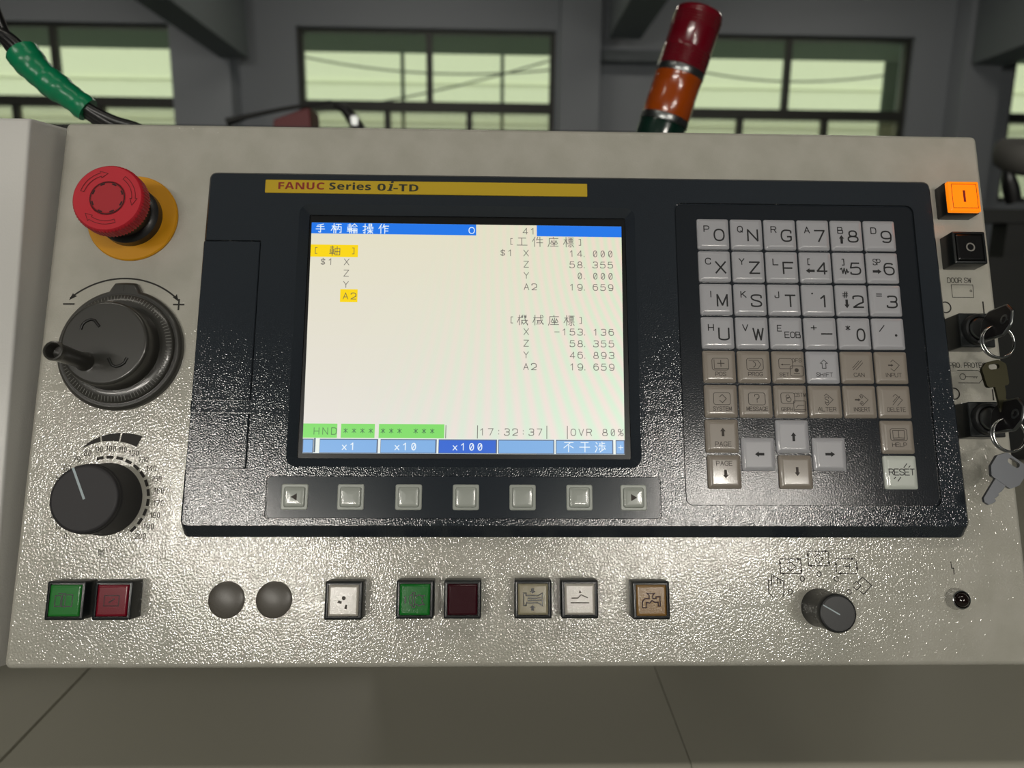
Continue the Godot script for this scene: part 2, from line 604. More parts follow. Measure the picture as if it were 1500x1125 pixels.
func build_room() -> void:
	slab("floor", Vector3(-7.2, -0.2, -7.25), Vector3(7.2, 0, 4.7), m.concrete)
	slab("ceiling", Vector3(-7.2, 4.2, -7.25), Vector3(7.2, 4.4, 4.7), m.ceiling_paint)
	slab("wall_left", Vector3(-7.2, 0, -7.25), Vector3(-7.0, 4.2, 4.7), m.plaster)
	slab("wall_right", Vector3(7.0, 0, -7.25), Vector3(7.2, 4.2, 4.7), m.plaster)
	var y0 := 1.75
	wall_with_holes("wall_back", -7.0, 7.0, 4.2, -7.25, -7.0, [[-5.6, -3.09, y0, 3.3], [-1.97, 0.53, y0, 3.3], [1.72, 4.05, y0, 3.3], [5.08, 6.6, y0, 3.3]], m.plaster)
	window(1, -5.6, -3.09, y0, 3.3, -7.09, 2.595, [-4.31], [-4.74, -3.92])
	window(2, -1.97, 0.53, y0, 3.3, -7.09, 2.595, [-0.7], [-1.12, -0.31])
	window(3, 1.72, 4.05, y0, 3.3, -7.09, 2.575, [2.84], [2.4, 3.26])
	window(4, 5.08, 6.6, y0, 3.3, -7.09, 2.575, [5.85], [])
	# the wall behind the viewer with its two bright window bands
	wall_with_holes("wall_front", -7.0, 7.0, 4.2, 4.45, 4.7, [[-3.0, -0.85, 2.0, 3.12], [0.35, 2.3, 2.0, 3.02]], m.plaster)
	var k := 5
	for b in [[-3.0, -0.85, 2.0, 3.12], [0.35, 2.3, 2.0, 3.02]]:
		var w := Node3D.new()
		w.name = "window_%d" % k
		w.set_meta("kind", "structure")
		var c := Vector3((b[0] + b[1]) / 2, (b[2] + b[3]) / 2, 4.5)
		w.position = c
		add_child(w)
		slab("pane", Vector3(b[0], b[2], 4.5), Vector3(b[1], b[3], 4.52), m.bright_pane, w).position = Vector3.ZERO
		slab("mullion", Vector3(c.x - 0.03, b[2], 4.46), Vector3(c.x + 0.03, b[3], 4.49), m.frame_paint, w).position = Vector3(0, 0, -0.025)
		slab("transom", Vector3(b[0], b[2] + 0.2, 4.46), Vector3(b[1], b[2] + 0.25, 4.49), m.frame_paint, w).position = Vector3(0, b[2] + 0.225 - c.y, -0.0251)
		k += 1
	# unseen strip lamps added overhead to brighten the console, ledge and window wall
	var lamps := [[-1.7, 1.2, NEAR_FILL, "added fill strip lamp overhead behind the viewer, left of the middle"], [0.5, 1.2, NEAR_FILL, "added fill strip lamp overhead behind the viewer, right of the middle"],
		[-4.2, -5.2, FAR_FILL, "added fill strip lamp over the hall near the left window"], [-0.8, -5.2, FAR_FILL, "added fill strip lamp over the hall near the middle window"], [2.8, -5.2, FAR_FILL, "added fill strip lamp over the hall near the right window"]]
	for q in lamps:
		var cl := thing("added_fill_lamp", q[3], "fill lamp", Transform3D(Basis(), Vector3(q[0], 4.2, q[1])), "added fill lamps")
		slab("housing", Vector3(-0.75, 0, -0.12), Vector3(0.75, 0.08, 0.12), m.frame_paint, cl).position = Vector3(0, -0.04, 0)
		slab("diffuser", Vector3(-0.72, 0, -0.1), Vector3(0.72, 0.05, 0.1), m.bright_pane, cl).position = Vector3(0, -0.105, 0)
		area_light("added_fill_lamp_light", Vector3(q[0], 4.06, q[1]), Vector2(1.44, 0.2), Vector3(-90, 180, 0), Color(1.0, 0.965, 0.905), q[2])
	# piers on the window wall and the beams that run from them over the hall
	slab("trim_1", Vector3(-3.06, 0, -7.0), Vector3(-2.52, 4.2, -6.72), m.plaster)
	slab("trim_2", Vector3(0.56, 0, -7.0), Vector3(0.94, 4.2, -6.8), m.plaster)
	slab("trim_3", Vector3(4.42, 0, -7.0), Vector3(4.78, 4.2, -6.75), m.plaster)
	slab("trim_4", Vector3(0.94, 3.0, -7.0), Vector3(1.6, 3.1, -6.85), m.beam_paint)
	for b in [["beam", -2.6, -2.34, 2.93, "grey ceiling beam running towards the viewer above the left window pier"], ["beam", 1.0, 1.3, 3.16, "grey ceiling beam running towards the viewer beside the red signal lamp"], ["beam", 4.46, 4.8, 2.99, "grey ceiling beam running towards the viewer at the far right pier"]]:
		var o := slab("beam", Vector3(b[1], b[3], -6.72), Vector3(b[2], 4.2, 4.4), m.beam_paint)
		o.set_meta("label", b[4])

func build_outside() -> void:
	slab("ground", Vector3(-30, -0.4, -40), Vector3(30, -0.2, -7.25), m.concrete)
	var st := ms()
	box(st, M3(-7.2, -0.12, -1.0), M3(7.2, 0.12, 0))
	solo("canopy", st, m.canopy, "green-grey canopy slab projecting over the windows outside", "canopy", Transform3D(Basis(), Vector3(0, 3.5, -7.26)))
	var f := thing("facade_building", "pale cream neighbouring building seen through the windows", "building", Transform3D(Basis(), Vector3(0, -0.2, -16)))
	slab("wall", Vector3(-24, 0, -2), Vector3(24, 12, 0), m.facade, f).position = Vector3(0, 6, -1)
	var k := 0
	for y in [3.3, 4.1, 4.9, 5.7, 6.5]:
		slab("ledge", Vector3(-24, y - 0.02, 0), Vector3(24, y + 0.02, 0.03), m.facade, f).position = Vector3(0, y, 0.015)
	# service wires sagging outside
	var wires := [[Vector3(-2.5, 3.372, -8.2), Vector3(-0.6, 2.94, -8.2), Vector3(1.6, 3.372, -8.2)], [Vector3(-2.95, 2.62, -8.113), Vector3(-1.2, 2.74, -8.113), Vector3(0.8, 3.372, -8.113)], [Vector3(1.7, 3.372, -8.2), Vector3(3.2, 2.9, -8.2), Vector3(5.2, 3.372, -8.2)]]
	var says := ["dark wire sagging across the whole middle window", "dark wire rising to the right across the middle window", "dark wire sagging across the right window"]
	for wq in wires:
		st = ms()
		var pts := []
		for i in 17:
			var t := i / 16.0
			var p: Vector3 = wq[0].lerp(wq[1], t).lerp(wq[1].lerp(wq[2], t), t)
			pts.append(p * 1000)
		tube(st, pts, 9.0, 6)
		solo("wire", st, m.wire, says[k], "wire")
		k += 1
	for q in [[-2.61, "thin grey post outside behind the pier left of the middle window"], [-0.97, "thin grey post outside the left half of the middle window"], [0.02, "thin grey post outside the right half of the middle window"], [3.95, "grey post outside the right edge of the right window"]]:
		st = ms()
		var wide := 90.0 if q[0] > 3 else 20.0
		prism(st, rr(wide * 2, 50, 8), [[0, 0], [0, 3550]])
		var o := solo("post", st, m.canopy, q[1], "post", Transform3D(Basis(Vector3.RIGHT, -PI / 2), Vector3(q[0] * 1.13, -0.2, -8.15)))

# ==================================================================== the machine round the console
func build_machine() -> void:
	# horizontal cover below the console, in three sheets on a body
	var t := thing("machine_cover", "dark grey sheet-metal machine cover below the console with a long seam", "machine cover", Transform3D(Basis(), Vector3(0, 0, 0)))
	var st := ms()
	box(st, M3(-1.6, 0, -0.95), M3(1.4, 0.843, -0.14))
	part("body", st, m.ledge_paint, t)
	st = ms()
	box(st, M3(-0.16, 0.85, -0.44), M3(0.12, 1.16, -0.27))
	part("pedestal", st, m.machine_grey, t)
	st = ms()
	box(st, M3(-0.1, 1.1, -0.27), M3(0.06, 1.16, -0.1455))
	part("arm", st, m.machine_grey, t)
	for s in [[-1.6, -0.4325], [-0.4295, 0.1146], [0.1154, 1.4]]:
		st = ms()
		# rounded front edge: profile in (z, y) swept along x
		var prof := PackedVector2Array()
		prof.append(Vector2(-950, 843.2))
		prof.append(Vector2(-125, 843.2))
		for i in 7:
			var a := deg_to_rad(-15.0 + 105.0 * i / 6.0)
			prof.append(Vector2(-129 + 6 * cos(a), 844 + 6 * sin(a)))
		prof.append(Vector2(-950, 850))
		var r0 := PackedVector3Array()
		var r1 := PackedVector3Array()
		for p in prof:
			r0.append(Vector3(s[0] * 1000, p.y, p.x))
			r1.append(Vector3(s[1] * 1000, p.y, p.x))
		st.set_smooth_group(-1)
		band(st, r1, r0)
		for i in range(1, prof.size() - 1):
			tri(st, r1[0], r1[i + 1], r1[i])
			tri(st, r0[0], r0[i], r0[i + 1])
		part("sheet", st, m.ledge_paint, t)
	# tall enclosure to the left of the console; its front edge stands proud of the console face
	var e := thing("machine_enclosure", "light grey machine enclosure with rounded edge at the far left", "enclosure", face_frame)
	st = ms()
	# outline in (x, z) at three heights of the console's frame
	var rows := [[-159.0, -5.4], [-60.0, 1.2], [116.0, 13.4], [118.0, 13.5]]
	var rings := []
	for k in rows.size():
		var r: Array = rows[k]
		var ring := PackedVector3Array()
		var f: float = r[1] - (1.2 if k == 3 else 0.0)
		var rad := 1.8
		for i in 7:
			var a := PI / 2 * i / 6.0
			ring.append(Vector3(-288.0 + rad * cos(a) - (0.6 if k == 3 else 0.0), r[0], f - rad + rad * sin(a)))
		ring.append(Vector3(-700, r[0], f))
		ring.append(Vector3(-700, r[0], -330))
		ring.append(Vector3(-284.0, r[0], -330))
		if k >= 2:      # the top is level in the hall, so it rises towards the back of the leaning frame
			for i in ring.size(): ring[i].y = (115.6 - (1.6 if k == 2 else 0.0) - ring[i].z * 0.3516) / 0.9361
		rings.append(ring)
	var top: PackedVector3Array = rings[3]
	st.set_smooth_group(0)
	for i in 3: band(st, rings[i + 1], rings[i])
	st.set_smooth_group(-1)
	var nn := top.size()
	for i in range(1, nn - 1):
		tri(st, top[0], top[i + 1], top[i])
		tri(st, rings[0][0], rings[0][i], rings[0][i + 1])
	part("body", st, m.paint_side, e)
	st = ms()
	box(st, Vector3(-690, -248.8, -330), Vector3(-565, -159, -180))
	part("foot", st, m.paint_side, e)

# ==================================================================== the console cabinet and its printed markings
const FACE_Z := -9.93

func build_console() -> void:
	var t := thing("control_console", "light grey powder-coated sloping operator console carrying screen, keypad and knobs", "control panel", face_frame)
	var st := ms()
	var poly := round_poly([Vector2(-283.2, -159.8), Vector2(233.2, -159.8), Vector2(233.2, 130.2), Vector2(-283.2, 130.2)], 4.0, 5)
	prism(st, poly, [[0, -150], [0, -13], [0.5, -11.4], [1.4, -10.4], [2.6, -10]])
	part("cabinet", st, m.paint, t)
	var ip: Material = m.ink_panel
	# handwheel direction arrow, minus and plus
	st = ms()
	var c := Vector2(-240.9, 4.0)
	var ar := arc(Vector2(-241.6, -1.6), 41.2, 133.0, 46.5, 40)
	ribbon(st, ar, 0.9, FACE_Z)
	fill(st, pv("-270.4,27.3 -268.7,31.2 -267.6,30.1 -266.2,29.6"), FACE_Z)
	fill(st, pv("-212.6,27.0 -215.9,29.4 -214.6,30.0 -213.8,31.3"), FACE_Z)
	part("printed_arrow", st, ip, t)
	st = ms()
	ribbon(st, pv("-273.0,25.2 -267.5,25.2"), 0.9, FACE_Z)
	part("printed_minus", st, ip, t)
	st = ms()
	ribbon(st, pv("-215.1,25.4 -209.6,25.4"), 0.9, FACE_Z)
	ribbon(st, pv("-212.35,28.2 -212.35,22.6"), 0.9, FACE_Z + 0.005)
	part("printed_plus", st, ip, t)
	# override scale: numbers 0..200, blocks, growing wedge, percent sign
	c = Vector2(-240.9, -77.3)
	st = ms()
	for i in 21:
		var a := deg_to_rad(225.0 - 13.5 * i)
		var p := c + Vector2(cos(a), sin(a)) * (25.6 + absf(cos(a)) * 1.0)
		ink(st, str(i * 10), p.x + 0.3, p.y - 1.25, 2.7, 0.32, FACE_Z, 1, 0.55, 0.22)
	ink(st, "%", c.x, c.y - 28.4, 3.2, 0.26, FACE_Z, 1, 0.8)
	part("printed_numbers", st, ip, t)
	for i in 21:
		var a := deg_to_rad(225.0 - 13.5 * i)
		var d := Vector2(cos(a), sin(a))
		if i < 9 and i > 1: continue
		st = ms()
		ribbon(st, PackedVector2Array([c + d.rotated(0.062) * 21.3, c + d.rotated(-0.062) * 21.3]), 1.5, FACE_Z)
		part("printed_block", st, ip, t)
	st = ms()
	for k in 3:
		var lo := PackedVector2Array()
		var hi := PackedVector2Array()
		for i in 9:
			var f := (k * 8 + i) / 24.0
			var a := deg_to_rad(lerpf(118.0, 64.0, f) + (0.7 if i == 8 and k < 2 else (-0.7 if i == 0 and k > 0 else 0.0)))
			lo.append(c + Vector2(cos(a), sin(a)) * 29.6)
			hi.append(c + Vector2(cos(a), sin(a)) * (30.0 + 5.6 * pow(f, 0.75)))
		hi.reverse()
		lo.append_array(hi)
		var flip := PackedVector2Array(lo)
		flip.reverse()
		fill(st, flip, FACE_Z)
	part("printed_wedge", st, ip, t)
	# mode symbols round the selector
	st = ms()
	for s in ["99.3,-125.8 97.3,-123.7 97.4,-117.4 98.9,-117.8 99,-121.2", "99.2,-117.8 99.3,-114.9 100.3,-115 100.4,-119.4", "100.6,-115.8 102.2,-116.5 102,-119.4", "102.2,-116.5 103.8,-117.3 103.7,-119.4", "103.8,-117.3 105.4,-118.1 105.3,-123.7 104.4,-125.9"]:
		ribbon(st, pv(s), 0.42, FACE_Z)
	part("printed_hand", st, ip, t)
	var rects := [
		["printed_memory_symbol", "104,-108.3 104.1,-107 114.9,-107", "114.9,-107 114.8,-114.3", "114.8,-114.3 104,-114.3", "104,-114.3 104,-107.6", "107.6,-109.7 109.3,-108.4 111.9,-110.6 109.3,-113.1 107.6,-111.4"],
		["printed_edit_symbol", "118.8,-103.1 129.5,-103.1", "129.5,-103.6 129.5,-110.4", "129.5,-110.4 118.8,-110.4", "118.8,-110.4 118.8,-103.6", "122.4,-106.0 124,-104.4 126.6,-106.7 123.9,-109.1 122.4,-107.5"],
		["printed_input_symbol", "133.2,-106.9 143,-106.9", "143.9,-108.1 143.9,-113", "143.6,-114.3 133.8,-114.3", "133.1,-113.4 133.1,-108.3", ""]]
	for r in rects:
		st = ms()
		for q in range(1, 5):
			var e := pv(r[q])
			if r[0] == "printed_edit_symbol":        # broken outline
				for k in 3: ribbon(st, PackedVector2Array([e[0].lerp(e[1], k / 3.0), e[0].lerp(e[1], k / 3.0 + 0.24)]), 0.42, FACE_Z)
			else: ribbon(st, e, 0.42, FACE_Z)
			var tip: Vector2 = e[e.size() - 1]
			var d := (tip - e[e.size() - 2]).normalized()
			var n := Vector2(-d.y, d.x)
			fill(st, PackedVector2Array([tip + d * 0.3, tip - d * 1.8 + n * 0.62, tip - d * 1.8 - n * 0.62]), FACE_Z + 0.004)
		if r[5]: ribbon(st, pv(r[5]), 0.42, FACE_Z)
		else:
			ribbon(st, pv("136.9,-110.6 139.6,-110.6"), 0.5, FACE_Z)
			ribbon(st, pv("140.1,-108.9 140.1,-112.2"), 0.42, FACE_Z)
		part(r[0], st, ip, t)
	st = ms()
	ribbon(st, pv("144.1,-118.1 146.4,-116.1 150.8,-120.3 146.3,-124.5 144.3,-122.8"), 0.42, FACE_Z)
	ribbon(st, pv("141.4,-119.4 143.2,-118.1 145.2,-120.4 142.9,-122.5 141.4,-121"), 0.42, FACE_Z)
	part("printed_remote_symbol", st, ip, t)
	st = ms()
	for p in pv("108.5,-123.3 115.1,-116.9 123.9,-114.5 132.7,-116.9 138.9,-123.4"): ribbon(st, circle(1.15, 20, p), 0.4, FACE_Z, true)
	part("printed_circles", st, ip, t)
	st = ms()
	ribbon(st, pv("193.3,-108.3 193.4,-111.6 194.4,-111.6 194.4,-114.7"), 0.45, FACE_Z)
	part("printed_alarm_symbol", st, ip, t)
	# right-hand column
	st = ms()
	ink(st, "DOOR SW", 206.9, 41.9, 2.75, 0.34, FACE_Z, 0, 0.60, 0.16)
	part("printed_door_lettering", st, ip, t)
	st = ms()
	ribbon(st, pv("208.8,40.7 220.9,40.7 220.7,33.5 208.8,33.5"), 0.32, FACE_Z, true)
	ribbon(st, circle(0.55, 14, Vector2(219.5, 37.2)), 0.3, FACE_Z, true)
	part("printed_door_symbol", st, ip, t)
	for q in [[Vector2(204.2, 27.7), Vector2(225.5, 31.0), Vector2(225.5, 24.6)], [Vector2(204.0, -20.3), Vector2(225.4, -18.0), Vector2(225.4, -23.6)]]:
		st = ms()
		ribbon(st, circle(3.0, 32, q[0]), 0.75, FACE_Z, true)
		part("printed_off_circle", st, ip, t)
		st = ms()
		ribbon(st, PackedVector2Array([q[1], q[2]]), 0.8, FACE_Z)
		part("printed_on_bar", st, ip, t)
	st = ms()
	ink(st, "PRO. PROTECT", 203.1, -6.0, 2.65, 0.34, FACE_Z, 0, 0.60, 0.16)
	part("printed_protect_lettering", st, ip, t)
	st = ms()
	ribbon(st, pv("207.2,-7.5 218.7,-7.5 221.8,-10.9 218.6,-14.4 207.2,-14.4"), 0.34, FACE_Z)
	ribbon(st, circle(1.6, 20, Vector2(209.8, -10.95)), 0.34, FACE_Z, true)
	for s in ["211.4,-11 218.1,-11", "216,-11 216,-11.8", "217.2,-11 217.2,-11.8"]: ribbon(st, pv(s), 0.34, FACE_Z)
	part("printed_key_symbol", st, ip, t)

# ==================================================================== the black control unit: bezel, screen, soft keys, keypad
func cutter(parent: CSGShape3D, called: String, poly: PackedVector2Array, levels: Array) -> void:
	var st := ms()
	prism(st, poly, levels, true, true, false)
	st.generate_normals()
	var cs := CSGMesh3D.new()
	cs.name = called
	cs.mesh = st.commit()
	cs.operation = CSGShape3D.OPERATION_SUBTRACTION
	cs.material = m.bezel
	parent.add_child(cs, true)

func rect(x0: float, x1: float, y0: float, y1: float, r: float, n := 4) -> PackedVector2Array:
	return rr(x1 - x0, y1 - y0, r, n, (x0 + x1) / 2, (y0 + y1) / 2)

func build_unit() -> void:
	var t := thing("control_unit", "black-blue numerical control unit with lit screen, soft-key row and letter keypad", "control unit", face_frame)
	# bezel: chamfered lower edge, screen window and recesses cut out
	var low := [Vector2(-198.9, -96.0), Vector2(199.2, -96.0), Vector2(196.4, 96.9), Vector2(-197.4, 96.9)]
	var up := [Vector2(-198.6, -91.2), Vector2(198.9, -91.2), Vector2(196.2, 96.7), Vector2(-197.2, 96.7)]
	var st := ms()
	var ra := round_poly(low, 4.0, 5)
	var rb := round_poly(up, 4.0, 5)
	var rc := inset(rb, 1.1)
	st.set_smooth_group(-1)
	band(st, ring3(ra, -10), ring3(ra, -5.6))
	band(st, ring3(ra, -5.6), ring3(rb, -1.0))
	band(st, ring3(rb, -1.0), ring3(rc, 0))
	cap(st, ring3(ra, -10), false)
	cap(st, ring3(rc, 0), true)
	st.generate_normals()
	var bz := CSGMesh3D.new()
	bz.name = "bezel"
	bz.mesh = st.commit()
	bz.material = m.bezel
	cutter(bz, "screen_window", rect(-143.6, 27.4, -56.6, 74.4, 0.8), [[0, -5.0], [0, -3.6], [-5.0, 0.4]])
	cutter(bz, "strip_recess", rect(-157.3, 41.4, -87.2, -65.2, 2.2), [[0, -1.0], [0, 0.5]])
	cutter(bz, "keypad_recess", rect(53.6, 185.3, -80.6, 82.3, 4.0), [[0, -1.4], [0, 0.5]])
	cutter(bz, "door_recess", rect(-215, -167.4, -27.8, 58.1, 0.5), [[0, -2.2], [0, 0.5]])
	cutter(bz, "door_recess", rect(-215, -167.4, -62.7, -33.8, 0.5), [[0, -2.2], [0, 0.5]])
	t.add_child(bz)
	for d in [[-27.8, 58.1, "tall blank cover door beside the screen"], [-62.7, -33.8, "short blank cover door low beside the screen"]]:
		st = ms()
		var right := -168.0
		prism(st, round_poly([Vector2(-198.0 if d[0] < -30 else -197.6, d[0] + 0.5), Vector2(right, d[0] + 0.5), Vector2(right, d[1] - 0.5), Vector2(-197.5, d[1] - 0.5)], 0.6, 3), [[0, -2.2], [0, -0.35], [0.4, 0]])
		part("cover_door", st, m.bezel, t, d[2])
	# name plate
	st = ms()
	prism(st, rect(-167.0, 6.4, 84.9, 92.4, 0.5), [[0, 0], [0, 0.3], [0.15, 0.45]])
	var np := part("name_plate", st, m.name_yellow, t, "long yellow name plate with red and dark lettering")
	lettering(np, "maker_lettering", "FANUC", -160.0, 87.0, 24.6, 4.0, m.ink_red, true)
	lettering(np, "series_lettering", "Series", -132.8, 87.0, 22.3, 4.3, m.ink_name, true)
	lettering(np, "series_lettering", "0", -107.0, 86.8, 4.4, 4.0, m.ink_name, true)
	lettering(np, "series_lettering", "i", -101.9, 86.7, 2.9, 5.6, m.ink_name, true, true)
	lettering(np, "series_lettering", "-TD", -98.4, 86.6, 13.4, 4.0, m.ink_name, true)
	build_screen(t)
	# soft keys on their strip
	st = ms()
	prism(st, rect(-156.6, 40.7, -86.6, -65.8, 1.8), [[0, -1.0], [0, -0.45], [0.2, -0.3]])
	part("key_strip", st, m.strip, t)
	var xs := [-142.8, -114.9, -86.0, -57.3, -28.8, -0.1, 27.3]
	for i in 7:
		st = ms()
		rprism(st, 13.2, 12.7, 1.0, [[0, -0.3], [0, 0.1], [0.35, 0.3]])
		rprism(st, 10.6, 10.2, 1.2, [[0, 0.3], [0.1, 0.85], [0.35, 1.15], [0.8, 1.3], [2.2, 1.42], [4.0, 1.46]], false)
		var k := part("soft_key", st, m.soft_key, t, "blank translucent soft key" if i % 6 else ("soft key with left-pointing triangle" if i == 0 else "soft key with right-pointing triangle"))
		k.position = Vector3(xs[i], -76.1, 0) * MM
		if i % 6 == 0:
			st = ms()
			var sgn := -1.0 if i == 0 else 1.0
			fill(st, PackedVector2Array([Vector2(1.6 * sgn, 0), Vector2(-1.5 * sgn, 1.8), Vector2(-1.5 * sgn, -1.8)]), 1.5)
			part("legend", st, m.ink_tan, k)
	# keypad
	st = ms()
	prism(st, rect(54.3, 184.6, -79.9, 81.6, 3.6), [[0, -1.4], [0, -0.9], [0.2, -0.75]])
	part("keypad_plate", st, m.keypad, t)
	var names := ["PO", "QN", "RG", "A7", "B8", "D9", "CX", "YZ", "LF", "[4", "]5", "S6", "IM", "KS", "JT", ".1", "#2", "=3", "HU", "VW", "EE", "+-", "*0", "/.",
		"pos", "prog", "offset", "shift", "cancel", "input", "system", "message", "graph", "alter", "insert", "delete"]
	for i in 36:
		var col := i % 6
		var row := i / 6
		make_key(t, names[i], Vector2(74.1 + 18.23 * col, 64.5 - 18.22 * row))
	make_key(t, "pageup", Vector2(73.8, -44.7))
	make_key(t, "pagedown", Vector2(74.2, -63.0))
	make_key(t, "left", Vector2(92.1, -54.0))
	make_key(t, "up", Vector2(110.4, -44.8))
	make_key(t, "down", Vector2(110.9, -63.0))
	make_key(t, "right", Vector2(129.0, -53.9))
	make_key(t, "help", Vector2(165.2, -44.9))
	make_key(t, "reset", Vector2(165.2, -63.1))

func lettering(parent: Node, called: String, text: String, x: float, y: float, wide: float, tall: float, mt: Material, bold := false, serif := false) -> void:
	var f := SystemFont.new()
	f.font_names = PackedStringArray(["Droid Serif" if serif else "Droid Sans"])
	f.font_weight = 700 if bold else 400
	var tm := TextMesh.new()
	tm.font = f
	tm.text = text
	tm.font_size = 64
	tm.pixel_size = 0.01
	tm.depth = 0.02
	tm.horizontal_alignment = HORIZONTAL_ALIGNMENT_LEFT
	tm.vertical_alignment = VERTICAL_ALIGNMENT_CENTER
	var o := MeshInstance3D.new()
	o.name = called
	o.mesh = tm
	o.material_override = mt
	var b := tm.get_aabb()
	var sx := wide * MM / b.size.x
	var sy := tall * MM / b.size.y
	var skew := 0.28 * sy if serif else 0.0
	o.transform = Transform3D(Basis(Vector3(sx, 0, 0), Vector3(skew, sy, 0), Vector3(0, 0, 0.004)), Vector3(x * MM - b.position.x * sx - b.position.y * skew, y * MM - b.position.y * sy, 0.49 * MM))
	parent.add_child(o, true)

var key_mesh := {}
func make_key(t: Node, what: String, at: Vector2) -> void:
	var words: Dictionary = {"pos": "POS", "prog": "PROG", "offset": "OFS SET", "shift": "SHIFT", "cancel": "CAN", "input": "INPUT", "system": "SYSTEM", "message": "MESSAGE", "graph": "CSTM GRPH", "alter": "ALTER", "insert": "INSERT", "delete": "DELETE",
		"pageup": "an up arrow", "pagedown": "PAGE and a down arrow", "left": "a left arrow", "up": "an up arrow", "down": "a down arrow", "right": "a right arrow", "help": "HELP", "reset": "RESET", "EE": "E and EOB", "S6": "SP and 6"}
	var tan: bool = what in ["pos", "prog", "offset", "cancel", "input", "system", "message", "graph", "alter", "insert", "delete", "pageup", "pagedown", "down", "help"]
	var mt: Material = m.key_reset if what == "reset" else (m.key_tan if tan else m.key_light)
	var st := ms()
	rprism(st, 17.2, 17.1, 1.0, [[0, -0.75], [0, -0.1], [0.25, 0.2], [0.9, 0.5], [1.4, 0.85], [1.9, 1.0], [2.6, 1.03]], false)
	var says: String = words[what] if words.has(what) else "%s and %s" % [what[0], what[1]]
	var k := part("key", st, mt, t, "%s key printed %s" % ["tan" if tan else ("white" if what == "reset" else "light grey"), says])
	k.position = Vector3(at.x, at.y, 0) * MM
	st = ms()
	legend(st, what)
	part("legend", st, m.ink_tan if tan else m.ink_dark, k)

const LZ := 1.08
func line(st: SurfaceTool, s: String, w := 0.3, closed := false, dx := 0.0, dy := 0.0) -> void:
	ribbon(st, shifted(pv(s), Vector2(dx, dy)), w, LZ, closed)

func arrow(st: SurfaceTool, at: Vector2, turn: float, length := 3.2, thick := 1.35) -> void:
	var d := Vector2(cos(turn), sin(turn))
	var n := Vector2(-d.y, d.x)
	var tip := at + d * length / 2
	var neck := tip - d * length * 0.45
	ribbon(st, PackedVector2Array([at - d * length / 2, neck]), thick, LZ)
	fill(st, PackedVector2Array([tip, neck + n * thick * 1.05, neck - n * thick * 1.05]), LZ + 0.003)

